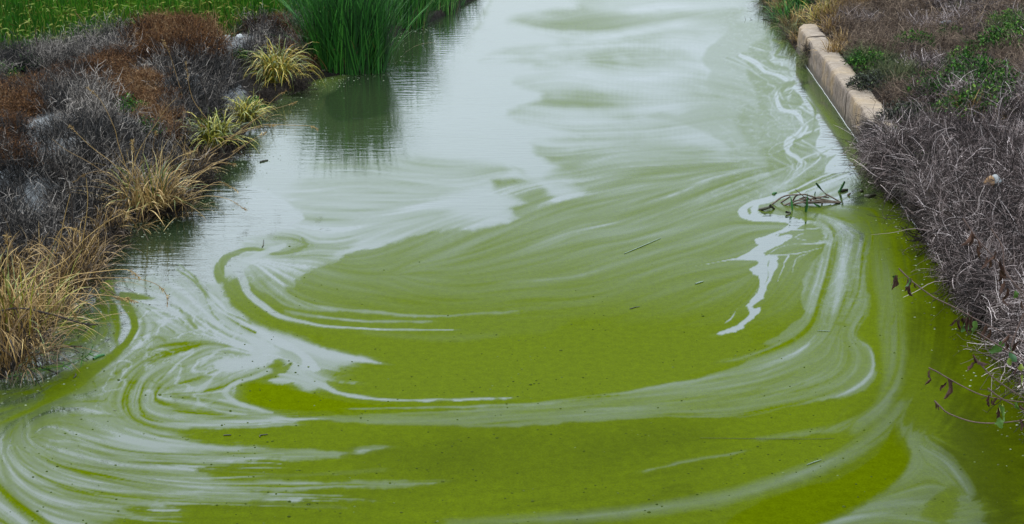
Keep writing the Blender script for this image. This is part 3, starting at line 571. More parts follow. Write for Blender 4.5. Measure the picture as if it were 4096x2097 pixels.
pale = ramp(nt, ncx.outputs[0], [(.55, (0, 0, 0)), (.72, (.6, .6, .6))]); c1 = mixc(nt, pale.outputs[0], c1, (.34, .30, .25))
stn = ramp(nt, ne.outputs[0], [(.48, (0, 0, 0)), (.62, (.75, .75, .75))]); c1 = mixc(nt, stn.outputs[0], c1, (.075, .056, .042))
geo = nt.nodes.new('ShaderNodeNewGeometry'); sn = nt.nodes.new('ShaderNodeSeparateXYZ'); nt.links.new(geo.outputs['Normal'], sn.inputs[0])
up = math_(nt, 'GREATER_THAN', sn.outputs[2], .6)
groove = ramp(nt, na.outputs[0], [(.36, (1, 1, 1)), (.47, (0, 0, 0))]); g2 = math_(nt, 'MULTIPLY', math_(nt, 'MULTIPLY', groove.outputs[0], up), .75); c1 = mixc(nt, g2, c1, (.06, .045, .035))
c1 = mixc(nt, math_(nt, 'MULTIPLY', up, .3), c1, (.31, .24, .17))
hz = math_(nt, 'ADD', sep.outputs[2], math_(nt, 'MULTIPLY', math_(nt, 'SUBTRACT', nb.outputs[0], .5), .10))
damp = nt.nodes.new('ShaderNodeMapRange'); nt.links.new(hz, damp.inputs[0]); damp.inputs[1].default_value = .16; damp.inputs[2].default_value = .08; damp.inputs[3].default_value = 0; damp.inputs[4].default_value = .8
c1 = mixc(nt, damp.outputs[0], c1, (.05, .042, .03)); nt.links.new(c1, b.inputs['Base Color']); b.inputs['Roughness'].default_value = .88; b.inputs['Specular IOR Level'].default_value = .2
hb = math_(nt, 'ADD', math_(nt, 'MULTIPLY', na.outputs[0], math_(nt, 'MULTIPLY', up, 1.)), math_(nt, 'ADD', math_(nt, 'MULTIPLY', nb.outputs[0], .5), math_(nt, 'MULTIPLY', ncx.outputs[0], .3))); bump(nt, b, hb, .8, .03)

wall = empty('stone_wall', (W0[0], W0[1], 0), -math.radians(3.6)); tag(wall, 'low tan stone retaining wall along the right water edge', 'wall')
def block(s0, s1, seed):
    """a worn block: local x = into the bank, local y = along the wall"""
    r = np.random.default_rng(seed); ny = max(6, int((s1-s0)/.07)); ys = np.linspace(s0+.02, s1-.02, ny)
    # cross-section going round: bottom front, up the face, worn edge, top, down the back
    prof = [(0, -.7), (0, -.1), (0, .05), (0, .15), (0, .25), (.002, .35), (.006, .43), (.022, .475), (.06, .495), (.12, .5), (.18, .5), (.24, .5), (.30, .5), (.345, .494), (.365, .47), (.37, .3), (.37, -.7)]
    pr = np.array(prof); Pp = np.zeros((ny, len(pr), 3)); Pp[:, :, 0] = pr[:, 0]; Pp[:, :, 2] = pr[:, 1]; Pp[:, :, 1] = ys[:, None]
    yy = Pp[..., 1]; topm = (pr[:, 1] > .4)[None, :]
    n = fbm(yy*2.2+seed*3, Pp[..., 0]*6+Pp[..., 2]*6, 301+seed, 4); n2 = fbm(yy*9+seed, Pp[..., 0]*5+Pp[..., 2]*9, 311+seed, 3)
    n3_ = np.maximum(0, fbm(yy*14+seed, Pp[..., 2]*14, 321+seed, 3)-.25)*.09; Pp[..., 2] += topm*(.026*n+.018*n2)-topm*n3_*.5; Pp[:, :9, 0] += (.014*n+.010*n2+n3_)[:, :9]
    edge = np.minimum(yy-s0, s1-yy); k = np.exp(-edge/.014)*.008; Pp[..., 2] -= k*topm; Pp[:, :9, 0] += k[:, :9]
    if seed == 1:      # rounded far corner
        e = np.clip((yy-(s1-.22))/.22, 0, 1)**2; Pp[:, :9, 0] += (.07*e)[:, :9]
    V = Pp.reshape(-1, 3); F = grid_faces(ny, len(pr)); K = len(pr)
    return V, F, K, ny
SJ = float((np.array(ground(3240, 255))-W0)@WD); SJ2 = float((np.array(ground(3386, 488))-W0)@WD)
cuts = [SC_, SJ, SJ2, SJ2-4.6, SJ2-9.2, SJ2-13.8, SJ2-20]
for k in range(len(cuts)-1):
    V, F, K, ny = block(cuts[k+1], cuts[k], k+1)
    me = mesh_np('block', V, F[:, ::-1], st, smooth_=True); bm_ends = []
    import bmesh
    bm = bmesh.new(); bm.from_mesh(me); bm.verts.ensure_lookup_table()
    bm.faces.new([bm.verts[i] for i in range(K)]); bm.faces.new([bm.verts[(ny-1)*K+i] for i in reversed(range(K))])
    bmesh.ops.recalc_face_normals(bm, faces=bm.faces); bm.to_mesh(me); bm.free()
    o = link('block', me, wall)
def flat_mat(name, col, rough=.8, var=.3, scale=20, spec=.2):
    m, nt, b = new_mat(name); n = noise(nt, nt.nodes.new('ShaderNodeTexCoord').outputs['Object'], scale, 4, .6)
    r = ramp(nt, n.outputs[0], [(.3, tuple(c*(1-var) for c in col)), (.7, tuple(min(1, c*(1+var)) for c in col))])
    nt.links.new(r.outputs[0], b.inputs['Base Color']); b.inputs['Roughness'].default_value = rough; b.inputs['Specular IOR Level'].default_value = spec; return m
tm = flat_mat('tide_salt', (.36, .36, .34), .9, .3, 30)
yy = np.arange(SJ2-7, SC_-1.4, .06); rr_ = np.random.default_rng(5); zc = .012+.006*fbm(yy*3, yy*0, 5, 3); wv = .010*(.6+.8*np.abs(fbm(yy*2.5, yy*0+3, 9, 3))*1.6)
xx = -.012-.015*np.abs(fbm(yy*1.5, yy*0+7, 15, 3))
V = np.concatenate([np.stack([xx, yy, zc], 1), np.stack([xx+.004, yy, zc+wv], 1)]); n = len(yy)
F = np.stack([np.arange(n-1), np.arange(1, n), np.arange(n+1, 2*n), np.arange(n, 2*n-1)], 1)
o = link('tide_line', mesh_np('tide_line', V, F, tm), wall); o['label'] = 'thin white salt line at the waterline'
# ---------------------------------------------------------------- plants
GREY = veg_mat('dead_twigs', [(0, (.004, .0035, .003)), (.45, (.021, .019, .018)), (.78, (.092, .075, .062)), (1, (.34, .285, .24))], .85, .15, .5, .8)
GREYW = veg_mat('dead_grass', [(0, (.006, .0045, .0038)), (.35, (.036, .024, .021)), (.7, (.145, .106, .096)), (1, (.50, .41, .38))], .8, .15, .5, .7)
BROWN = veg_mat('rusty_scrub', [(0, (.006, .003, .002)), (.45, (.046, .019, .007)), (.85, (.135, .06, .02)), (1, (.2, .12, .06))], .9, .15, .5, 1.)
TAN = veg_mat('straw', [(0, (.018, .010, .005)), (.35, (.095, .050, .013)), (.75, (.26, .155, .045)), (1, (.42, .29, .11))], .6, .3)
SEDGE = veg_mat('yellow_sedge', [(0, (.03, .045, .004)), (.35, (.14, .15, .010)), (.7, (.33, .24, .02)), (1, (.38, .18, .035))], .5, .4)
REED = veg_mat('reed_green', [(0, (.006, .028, .004)), (.4, (.016, .088, .009)), (.8, (.042, .155, .016)), (1, (.16, .27, .06))], .6, .2)
DARKM = veg_mat('rotting_stems', [(0, (.008, .006, .005)), (1, (.04, .028, .02))], .9)
LEAF = veg_mat('low_leaves', [(0, (.005, .018, .003)), (.5, (.020, .065, .006)), (.85, (.048, .125, .012)), (1, (.12, .18, .03))], .75, .1, .4)
DLEAF = veg_mat('dark_leaves', [(0, (.008, .008, .006)), (.6, (.02, .022, .013)), (1, (.05, .07, .02))], .7, .2)
OLIVE = veg_mat('olive_grass', [(0, (.02, .025, .01)), (.5, (.06, .068, .026)), (1, (.15, .14, .06))], .7)
TANPINK = veg_mat('pinkish_dry_grass', [(0, (.02, .013, .009)), (.5, (.095, .062, .042)), (1, (.27, .19, .13))], .8)

def rng_dirs(r, n, e0, e1):
    a = r.uniform(0, 2*math.pi, n); e = np.radians(r.uniform(e0, e1, n))
    return np.stack([np.cos(a)*np.cos(e), np.sin(a)*np.cos(e), np.sin(e)], 1)
def curves(r, base, d, ln, K, droop=0., curl=0., up=0.):
    """grow curves step by step"""
    n = len(base); Pn = np.zeros((n, K, 3)); Pn[:, 0] = base; d = d.copy(); h = ln/(K-1)
    cv = r.normal(size=(n, 3))*curl
    for k in range(1, K):
        Pn[:, k] = Pn[:, k-1]+d*h[:, None]
        d = d+cv+r.normal(size=(n, 3))*curl*.5; d[:, 2] += (up-droop*(k/K)*2); d = unit(d)
        cv = cv*.8+r.normal(size=(n, 3))*curl*.35
    return Pn
def shrub_mesh(name, seed, mat, R=.3, H=.42, n=240, sub=4, w=.0055, el=(15, 88), twig=.13, leafy=0):
    r = np.random.default_rng(seed); K = 5
    base = np.stack([r.normal(0, R*.3, n), r.normal(0, R*.3, n), np.full(n, -.03)], 1)
    d = rng_dirs(r, n, *el); d[:, :2] += base[:, :2]*1.2; d = unit(d)
    ln = r.uniform(.55, 1.1, n)*(H*d[:, 2]+R*1.1*(1-d[:, 2]))
    P1 = curves(r, base, d, ln, K, 0, .10, .10); rnd = r.random(n)
    parts = [strands(P1, np.linspace(w*1.3, w*.6, K)[None]*r.uniform(.7, 1.3, (n, 1)), rnd*.75, False, r)]
    for kk in range(sub):
        i = r.integers(0, n, n); t = r.integers(1, K, n); b2 = P1[i, t]
        d2 = unit(unit(P1[i, t]-P1[i, t-1])+r.normal(size=(n, 3))*.75)
        P2 = curves(r, b2, d2, r.uniform(.5, 1.3, n)*twig, 4, 0, .22, .05)
        parts.append(strands(P2, np.linspace(w*.9, w*.45, 4)[None]*r.uniform(.6, 1.2, (n, 1)), .2+.8*r.random(n), False, r))
    if leafy:
        m = leafy; i = r.integers(0, n, m); t = r.integers(1, K, m); b3 = P1[i, t]+r.normal(size=(m, 3))*.025; d3 = unit(r.normal(size=(m, 3))+[0, 0, .6])
        P3 = curves(r, b3, d3, r.uniform(.015, .04, m), 3); parts.append(strands(P3, np.array([[.005, .014, .004]])*r.uniform(.6, 1.3, (m, 1)), r.random(m), True, r))
    return mesh_np(name, *join(parts)[:2], mat, rnd=join(parts)[2])
def tangle_mesh(name, seed, mat, R=.42, H=.30, n=290, w=.0054, ln=(.2, .55), curl=.27, lift=.25):
    r = np.random.default_rng(seed); K = 8
    rad = R*np.sqrt(r.random(n)); a = r.uniform(0, 6.283, n)
    base = np.stack([rad*np.cos(a), rad*np.sin(a), (H*(1-(rad/R)**2))*r.uniform(.0, .95, n)-.03], 1)
    d = unit(rng_dirs(r, n, -5, 55)+r.normal(size=(n, 3))*.2); Pn = curves(r, base, d, r.uniform(*ln, n), K, lift*.32, curl, lift*.12)
    top = base[:, 2]/H
    p1 = strands(Pn, np.linspace(w*1.15, w*.55, K)[None]*r.uniform(.6, 1.4, (n, 1)), np.clip(r.random(n)**1.6*.95+.03+.25*(top-.4), 0, 1), False, r)
    m = int(n*1.6); i = r.integers(0, n, m); t = r.integers(1, K, m); P2 = curves(r, Pn[i, t], unit(r.normal(size=(m, 3))), r.uniform(.04, .14, m), 4, .05, .25)
    p2 = strands(P2, np.linspace(w*.8, w*.4, 4)[None]*np.ones((m, 1)), r.random(m)*.7, False, r)
    V, F, R_ = join([p1, p2]); return mesh_np(name, V, F, mat, rnd=R_)
def blades(r, n, R, ln, el, K=7, droop=.12, w=.012, curl=.05, up=0., sx=1., rnd=None, tip=.15, oz=-.02):
    rad = R*np.sqrt(r.random(n)); a = r.uniform(0, 6.283, n)
    base = np.stack([rad*np.cos(a)*sx, rad*np.sin(a), np.full(n, oz)], 1)
    d = rng_dirs(r, n, *el); out = np.stack([np.cos(a), np.sin(a), np.zeros(n)], 1)*(1-d[:, 2:3])**.5; d = unit(np.concatenate([out[:, :2]*.7+d[:, :2]*.5, d[:, 2:]], 1))
    Pn = curves(r, base, d, r.uniform(*ln, n), K, droop, curl, up)
    prof = np.interp(np.linspace(0, 1, K), [0, .35, .75, 1], [.7, 1, .7, tip])*w
    side = unit(np.stack([-np.sin(a), np.cos(a), r.normal(size=n)*.3], 1))[:, None, :]
    side = np.cross(unit(np.gradient(Pn, axis=1)), side) * 1.
    return Pn, strands(Pn, prof[None]*r.uniform(.6, 1.3, (n, 1)), r.random(n) if rnd is None else rnd(n), True, r, side)
def panicle(r, P0, P1c, n=26, ln=.03, w=.007):
    """seed head along the last stretch of a stalk"""
    c = P1c; i = r.integers(0, len(c)-1, n); t = r.random(n)[:, None]; b = c[i]*(1-t)+c[i+1]*t
    T = unit(c[i+1]-c[i]); d = unit(T*1.+r.normal(size=(n, 3))*.55+[0, 0, -.25])
    P2 = curves(r, b, d, r.uniform(.6, 1.3, n)*ln, 4, .12, .1)
    return strands(P2, np.array([[.4, 1, 1, .4]])*w*r.uniform(.6, 1.2, (n, 1)), .35+.5*r.random(n), True, r)

def shore_in(f, pts): return [(FR[f][0]+x/FR[f][2], FR[f][1]+y/FR[f][2]) for x, y in pts]
def in_poly(x, y, p):
    c = False; n = len(p)
    for i in range(n):
        a, b = p[i], p[(i+1) % n]
        if (a[1] > y) != (b[1] > y) and x < (b[0]-a[0])*(y-a[1])/(b[1]-a[1])+a[0]: c = not c
    return c
LZ = lambda x, y: float(left_z(np.array([x]), np.array([y]))[0])
def scatter(poly_px, zfun, spacing, z0, seed, ok=None):
    """jittered world grid kept inside a polygon measured on the photograph"""
    w_ = np.array([ground(x, y, z0) for x, y in poly_px]); r = random.Random(seed); out = []
    x = w_[:, 0].min()
    while x < w_[:, 0].max():
        y = w_[:, 1].min()
        while y < w_[:, 1].max():
            a = x+r.uniform(-.5, .5)*spacing; c = y+r.uniform(-.5, .5)*spacing
            if in_poly(a, c, w_) and (ok is None or ok(a, c)): out.append((a, c, zfun(a, c)))
            y += spacing
        x += spacing
    return out
RND = random.Random(77)
def put(name, me, x, y, z, s, label, cat, group=None, sz=None, tilt=.15, rz=None):
    o = link(name, me); o.location = (x, y, z); o.rotation_euler = (RND.uniform(-tilt, tilt), RND.uniform(-tilt, tilt), RND.uniform(0, 6.28) if rz is None else rz)
    o.scale = (s, s, (sz or 1)*s); return tag(o, label, cat, group)
OKL = lambda x, y: shore_dist(np.array([x]), np.array([y]))[0] > .16 and field_dist(x, y) < .2

# --- grey dead shrubs of the left bank
GS = [shrub_mesh('dead_shrub', 10+i, GREY, R=.34, H=.42, n=120, sub=3, w=.0062) for i in range(5)]
GD = [shrub_mesh('dry_brush', 20+i, GREY, R=.4, H=.6, n=150, sub=3, w=.0065, el=(35, 88), twig=.22) for i in range(2)]
def V2(l): return [(x*1.59, y*1.59) for x, y in l]
reg_grey = [V2([(440, 170), (560, 150), (650, 200), (655, 270), (600, 330), (560, 420), (500, 470), (380, 480), (330, 420), (420, 380), (450, 300), (400, 220)]),
            V2([(140, 260), (240, 250), (330, 330), (420, 330), (440, 440), (330, 470), (250, 450), (180, 400), (140, 340)]),
            V2([(-60, 440), (60, 420), (140, 440), (260, 470), (290, 540), (270, 640), (230, 690), (160, 660), (60, 610), (-60, 640)]),
            V2([(560, 90), (640, 80), (700, 100), (720, 140), (640, 150), (580, 130)]), V2([(80, 360), (190, 370), (250, 450), (150, 470), (70, 430)]),
            V2([(-420, 260), (-60, 260), (-60, 720), (-200, 900), (-700, 1000)])]
pts = []
for k, pl in enumerate(reg_grey): pts += scatter(pl, LZ, .40 if k < 5 else .78, .45, 5+k, OKL)
k = 0
for (x, y, z) in pts:
    ix = 0
    sv = float(np.exp(-np.min([((x-ground(a, c, .5)[0])**2+((y-ground(a, c, .5)[1])*.7)**2)/(r_*r_*.5) for a, c, r_ in SALT])))
    if sv > .42 and RND.random() < .8: continue
    put('dead_shrub', GS[k % 5], x, y, z, RND.uniform(.6, 1.3), 'leafless grey dead shrub among the others on the left bank', 'shrub', 'grey dead shrubs matted over the left bank'); k += 1
# thin grey brush along the field edge
pts = scatter(V2([(-60, 100), (120, 110), (250, 110), (330, 130), (330, 190), (180, 200), (60, 210), (-60, 240)]), LZ, .42, .45, 31, None)
for i, (x, y, z) in enumerate(pts):
    if field_dist(x, y) > 1.0: continue
    put('dry_brush', GD[i % 2], x, y, z, RND.uniform(.6, .85), 'thin grey dead brush in front of the green field', 'shrub', 'thin grey brush at the field edge')
for (px, py, lab, s) in [(420, 215, 'tall pale grey brush left of the rust brown shrub, before the field', 1.0), (500, 195, 'pale grey brush touching the left side of the rust brown shrub', 1.05), (360, 420+25, 'grey dead bush rising in front of the lower rusty scrub', 1.0)]:
    x, y = ground(px, py, .45); put('dry_brush', GD[0], x, y, LZ(x, y), s, lab, 'shrub')
# --- rust-brown scrub
BS = [shrub_mesh('rusty_shrub', 40+i, BROWN, R=.32, H=.34, n=170, sub=4, w=.006, leafy=1500) for i in range(4)]
reg_b = [V2([(350, 105), (420, 70), (500, 80), (540, 150), (520, 200), (440, 190), (360, 170)]), V2([(60, 230), (200, 195), (330, 190), (420, 240), (440, 300), (380, 345), (330, 310), (250, 260), (140, 270), (100, 320), (-60, 340), (-60, 270)]), V2([(-60, 350), (40, 350), (70, 400), (60, 440), (-60, 450)])]
for ri, pl in enumerate(reg_b):
    for i, (x, y, z) in enumerate(scatter(pl, LZ, .36, .45, 50+ri, OKL)):
        if RND.random() < .13: put('dead_shrub', GS[i % 5], x, y, z, RND.uniform(.7, 1.), 'grey dead shrub mixed into the rusty scrub of the left bank', 'shrub', 'grey shrubs within the rusty scrub')
        elif ri == 0: put('rusty_shrub', BS[i % 4], x, y, z, RND.uniform(1.05, 1.4), 'tall rust brown shrub in the clump beside the pale salt soil and field', 'shrub', 'tall rusty shrubs near the field', sz=1.3)
        else: put('rusty_shrub', BS[i % 4], x, y, z, RND.uniform(.75, 1.05), 'low rust brown scrub plant in the band across the left bank', 'shrub', 'low rusty scrub on the left bank', sz=.85)
# dark weedy brush around the first reed clump
for i, (x, y, z) in enumerate(scatter(V2([(640, 70), (720, 60), (790, 120), (780, 190), (700, 170), (650, 130)]), LZ, .4, .4, 61, OKL)):
    put('weedy_shrub', BS[i % 4] if i % 2 else GS[i % 5], x, y, z, RND.uniform(.7, 1.), 'dark purplish dead weed between the salt soil and the reeds', 'shrub', 'dark weeds beside the reeds')
# --- low green weeds on the left bank
def leafbush(name, seed, mat, R=.35, H=.28, n=900, L_=.035, wl=.022):
    r = np.random.default_rng(seed); a = r.uniform(0, 6.283, n); q = r.random(n)**.5; rad = R*q
    lob = 1+.3*np.sin(a*3+seed)+.2*np.sin(a*5+seed*2); b_ = np.stack([rad*np.cos(a)*lob, rad*np.sin(a)*lob, H*np.sqrt(np.clip(1-q*q, 0, 1))*r.uniform(.35, 1.05, n)*(.8+.35*np.sin(a*4+q*6))], 1)
    P3 = curves(r, b_, unit(r.normal(size=(n, 3))+[0, 0, .8]), r.uniform(.6, 1.4, n)*L_, 4, .1, .1)
    s1 = strands(P3, np.array([[.25, 1, .8, .1]])*wl*r.uniform(.6, 1.2, (n, 1)), r.random(n), True, r)
    m = n//6; P4 = curves(r, b_[:m]*[.2, .2, 0], unit(b_[:m]+[0, 0, .05]), np.linalg.norm(b_[:m], axis=1)*1.05, 5, 0, .06); s2 = strands(P4, np.full((m, 5), .006), r.random(m)*.3, False, r)
    V, F, R_ = join([s1, s2]); return mesh_np(name, V, F, mat, rnd=R_)
LW = [leafbush('leafy_weed', 70+i, LEAF, .2, .2, 420, .035, .02) for i in range(3)]
for i, (px, py, lab) in enumerate([(60, 250, 'green weed clump at the far left edge below the field'), (20, 330, 'small dark green weed at the left edge beside the rusty scrub'), (120, 300, 'sparse green weed between the grey brush and rusty scrub'), (1000, 130, 'green weed beside the pale salt patch, left of the reeds'), (960, 225, 'low green weed under the dark weeds left of the reeds'), (1010, 345, 'small green weed above the middle sedge tuft'), (520, 470, 'small light green weed in the grey shrubs of the left bank'), (590, 520, 'light green sprig lower among the grey shrubs'), (215, 195, 'dull green weed just in front of the field edge'), (330, 185, 'dull green weed at the field edge, left of the tall grey brush')]):
    x, y = ground(px, py, .45); put('leafy_weed', LW[i % 3], x, y, LZ(x, y)+.05, RND.uniform(.8, 1.3), lab, 'weed')

# --- reeds
def reed_clump(name, seed, x, y, z, R, sx, H, n, label, group=None):
    r = np.random.default_rng(seed); root = empty(name, (x, y, z)); tag(root, label, 'reeds', group)
    _, s1 = blades(r, n, R, (H*.62, H*1.05), (58, 88), 9, .06, .021, .035, .015, sx, lambda k: r.random(k)**1.2*.85)
    _, s2 = blades(r, n//5, R*.9, (H*.4, H*.8), (50, 75), 8, .12, .02, .03, 0, sx, lambda k: .5+.5*r.random(k))
    V, F, R_ = join([s1, s2]); link('leaves', mesh_np('leaves', V, F, REED, rnd=R_), root)
    _, s3 = blades(r, n//15, R, (.3*H, .75*H), (50, 85), 8, .12, .016, .06, 0, sx); link('dead_leaves', mesh_np('dead_leaves', s3[0], s3[1], TAN, rnd=s3[2]*.55), root)
    _, s4 = blades(r, n//6, R*.97, (.12, .5), (55, 89), 5, .02, .02, .05, 0, sx); link('stubble', mesh_np('stubble', s4[0], s4[1], DARKM, rnd=s4[2]), root)
    return root
x, y = ground(1392, 300); reed_clump('reed_clump', 80, x, y+.42, -.03, .46, 1.55, 1.85, 1150, 'big dark green reed clump standing in the water by the left bank')
x, y = ground(1300, 200); reed_clump('reed_clump', 86, x, y+.35, .1, .45, 1.1, 1.75, 420, 'dark reeds crowding behind the big clump on its left')
x, y = ground(1610, 125); reed_clump('reed_clump', 81, x, y+.5, -.03, .42, 1.2, 1.7, 520, 'second green reed clump farther up the left bank')
x, y = ground(1480, 70); reed_clump('reed_clump', 87, x, y+.2, .1, .6, 1.3, 1.7, 480, 'green reeds between the two clumps, set back on the bank')
x, y = ground(1720, 70); reed_clump('reed_clump', 82, x, y+.6, .0, .5, 1.2, .95, 260, 'low leaning sedges past the second reed clump')
for i, (px, py) in enumerate([(1800, 28), (1860, -25), (1700, 0)]):
    x, y = ground(px, py); reed_clump('reed_clump', 83+i, x-.15, y+.3, .0, .42, 1.2, .8, 170, ['dull low sedges where the bank leaves the top of the picture', 'farthest dull sedges on the left bank', 'sedges behind the low leaning ones'][i])

# --- yellow sedge tufts
def tuft(name, seed, x, y, z, R, H, n, mat, label, cat='grass tuft', droop=.2, w=.014, el=(25, 85), dead=.3, group=None, rnd=None):
    r = np.random.default_rng(seed); root = empty(name, (x, y, z)); tag(root, label, cat, group)
    _, s1 = blades(r, n, R, (H*.5, H*1.2), el, 9, droop, w, .085, .02, 1, rnd)
    link('blades', mesh_np('blades', s1[0], s1[1], mat, rnd=s1[2]), root)
    if dead:
        _, s2 = blades(r, int(n*dead), R*1.1, (H*.3, H*.8), (0, 60), 8, .22, w*.8, .14)
        link('dead_blades', mesh_np('dead_blades', s2[0], s2[1], DARKM, rnd=s2[2]), root)
    return root
def gp(px, py, z): x, y = ground(px, py, z); return x, y, z
tuft('sedge_tuft', 90, *gp(1110, 320, .15), .2, .8, 380, SEDGE, 'large yellow sedge tuft with orange tips left of the big reed clump', droop=.42, w=.013, rnd=None)
RNG = np.random.default_rng(909)
tuft('sedge_tuft', 91, *gp(985, 475, .15), .15, .46, 230, SEDGE, 'small bright yellow sedge tuft, middle of the three at the water edge', droop=.36, rnd=lambda k: RNG.random(k)*.75)
tuft('sedge_tuft', 92, *gp(860, 575, .17), .18, .55, 280, SEDGE, 'yellow green sedge tuft over dark stems, lowest of the three sedges', droop=.34, w=.017, rnd=lambda k: RNG.random(k)*.7)

# --- straw-coloured grass at the water edge, with stalks measured one by one
def stalk(root, base, pts_px, Yd, w=.006, head=0, seed=0, mat=None, headlen=.03, dY=0.):
    """stalk whose points lie at ground distance Yd (+dY along it)"""
    pl = [Vector(at_depth(px, py, Yd+dY*i/(len(pts_px)-1)))-Vector(base) for i, (px, py) in enumerate(pts_px)]
    V, F, R_ = tube(pl, [w*.48, w*.4, w*.25], 4, seed); o = link('stalk', mesh_np('stalk', V, F, mat or TAN, rnd=R_*0+.5+.3*((seed*.37) % 1)), root)
    if head:
        r = np.random.default_rng(seed); c = dens3(pl, 4); c = c[-max(3, int(len(c)*head)):]
        s = panicle(r, None, c, int(22+45*head), headlen*1.25, .0058); link('seed_head', mesh_np('seed_head', s[0], s[1], mat or TAN, rnd=s[2]), o)
def c1(x, y): return (x/1.8845, y/1.8845)
def c3(x, y): return (x/1.8845, 500+y/1.8845)
def c4(x, y): return (x/1.8845, 1000+y/1.8845)
def c2(x, y): return (900+x/1.8845, y/1.8845)
B = gp(600, 800, .22)
t1 = tuft('straw_tuft', 100, *B, .36, .44, 270, TAN, 'golden straw tuft arching over the water halfway down the left bank', droop=.22, w=.011, el=(15, 85), rnd=lambda k: .2+.75*RNG.random(k))
r = np.random.default_rng(5); _, s = blades(r, 60, .3, (.35, .6), (20, 80), 8, .24, .017, .05); link('green_blades', mesh_np('green_blades', s[0], s[1], SEDGE, rnd=s[2]*.3), t1)
_, s = blades(r, 110, .42, (.45, .95), (10, 60), 9, .1, .006, .08); link('loose_stems', mesh_np('loose_stems', s[0], s[1], TAN, rnd=.4+.6*s[2]), t1)
YB = B[1]
for i, (pl, hd) in enumerate([([c3(940, 480), c3(700, 300), c3(500, 190), c3(395, 108)], 0), ([c3(1000, 480), c3(860, 300), c3(680, 160), c3(520, 0)], .25), ([c3(1000, 420), c3(1010, 280), c3(1090, 120), c3(1170, 0), c1(1260, 810), c1(1330, 740)], 0),
        ([c3(1100, 420), c3(1140, 300), c3(1160, 130), c3(1175, 50)], .25), ([c3(980, 400), c3(930, 260), c3(890, 140), c1(860, 960), c1(760, 760), c1(650, 655)], .2), ([c3(1150, 480), c3(1300, 270), c3(1480, 190)], .3),
        ([c3(1200, 560), c3(1450, 380), c3(1700, 260), c3(1890, 120), c3(2000, 60)], .2), ([c3(1250, 560), c3(1400, 480), c3(1600, 290), c3(1780, 300)], .3), ([c3(1200, 590), c3(1400, 570), c3(1560, 535), c3(1720, 560), c3(1845, 635)], .25),
        ([c3(1050, 400), c3(1020, 280), c3(1000, 120)], .3), ([c3(1280, 620), c3(1500, 500), c3(1650, 430), c3(1800, 500)], .4), ([c3(900, 420), c3(780, 350), c3(650, 370), c3(555, 430)], .45)]):
    stalk(t1, B, pl, YB-.15, .008, hd, 200+i)
B2 = gp(770, 680, .15)
t5 = tuft('straw_tuft', 108, *B2, .2, .4, 160, TAN, 'thin dark and straw stems hanging over the water below the sedges', droop=.2, w=.008, el=(5, 75), dead=2.0)
for i, (pl, hd) in enumerate([([c3(1500, 250), c3(1750, 90), c3(1950, 20), c1(2073, 945)], .2), ([c1(1560, 1150), c1(1800, 1000), c1(1960, 950), c2(320, 940), c2(520, 945), c2(640, 950), c2(695, 975)], .2),
        ([c3(1400, 260), c1(1600, 1150), c1(1850, 950), c1(2000, 850), c2(320, 800), c2(400, 720), c2(465, 685)], .2), ([c1(1600, 1050), c1(1800, 1000), c2(300, 850), c2(450, 800), c2(530, 770)], .25), ([c3(1700, 100), c3(1850, 130), c3(1760, 200)], .3)]):
    stalk(t5, B2, pl, B2[1]+.3, .007, hd, 230+i)
B3 = gp(60, 1290, .25)
t2 = tuft('straw_tuft', 101, *B3, .44, .46, 280, TAN, 'dense tangled straw tuft filling the lower left corner of the bank', droop=.2, w=.0095, el=(10, 88), rnd=lambda k: .1+.8*RNG.random(k))
_, s = blades(r, 90, .5, (.35, .75), (20, 80), 8, .16, .012, .05); link('green_blades', mesh_np('green_blades', s[0], s[1], SEDGE, rnd=s[2]*.4), t2)
_, s = blades(r, 150, .6, (.4, .9), (0, 55), 9, .1, .006, .1); link('loose_stems', mesh_np('loose_stems', s[0], s[1], TAN, rnd=.3+.7*s[2]), t2)
for i, (pl, hd) in enumerate([([c4(100, 300), c4(350, 290), c4(560, 230), c4(740, 212), c4(1000, 215), c4(1170, 255), c4(1250, 330), c4(1260, 410)], .3), ([c4(200, 330), c4(500, 200), c4(700, 170), c4(880, 150), c4(980, 155), c4(1045, 205)], .3),
        ([c4(150, 250), c3(480, 1030), c3(640, 860), c3(860, 700), c3(1120, 600)], .45), ([c4(300, 200), c3(560, 1130), c3(730, 820), c3(900, 640), c3(990, 720)], .3), ([c4(400, 0), c3(430, 950), c3(490, 680), c3(530, 520)], 0),
        ([c4(60, 100), c3(60, 940), c3(50, 820)], .5), ([c3(420, 1000), c3(300, 900), c3(200, 950)], .3), ([c4(300, 330), c4(600, 330), c4(860, 350), c4(1030, 390)], .3), ([c4(100, 640), c4(300, 640), c4(480, 715), c4(640, 740), c4(785, 780)], 0),
        ([c4(250, 420), c4(500, 430), c4(570, 500)], .3), ([c4(450, 280), c4(600, 380), c4(700, 420), c4(800, 525)], 0), ([c3(400, 900), c3(460, 790), c3(540, 775), c3(610, 820)], .5), ([c3(620, 900), c3(660, 600), c3(650, 400)], 0),
        ([c4(740, 220), c4(800, 310), c4(870, 360), c4(960, 370)], .4), ([c4(210, 560), c4(200, 850), c4(135, 1030)], 0)]):
    stalk(t2, B3, pl, B3[1]-.1, .008, hd, 260+i)
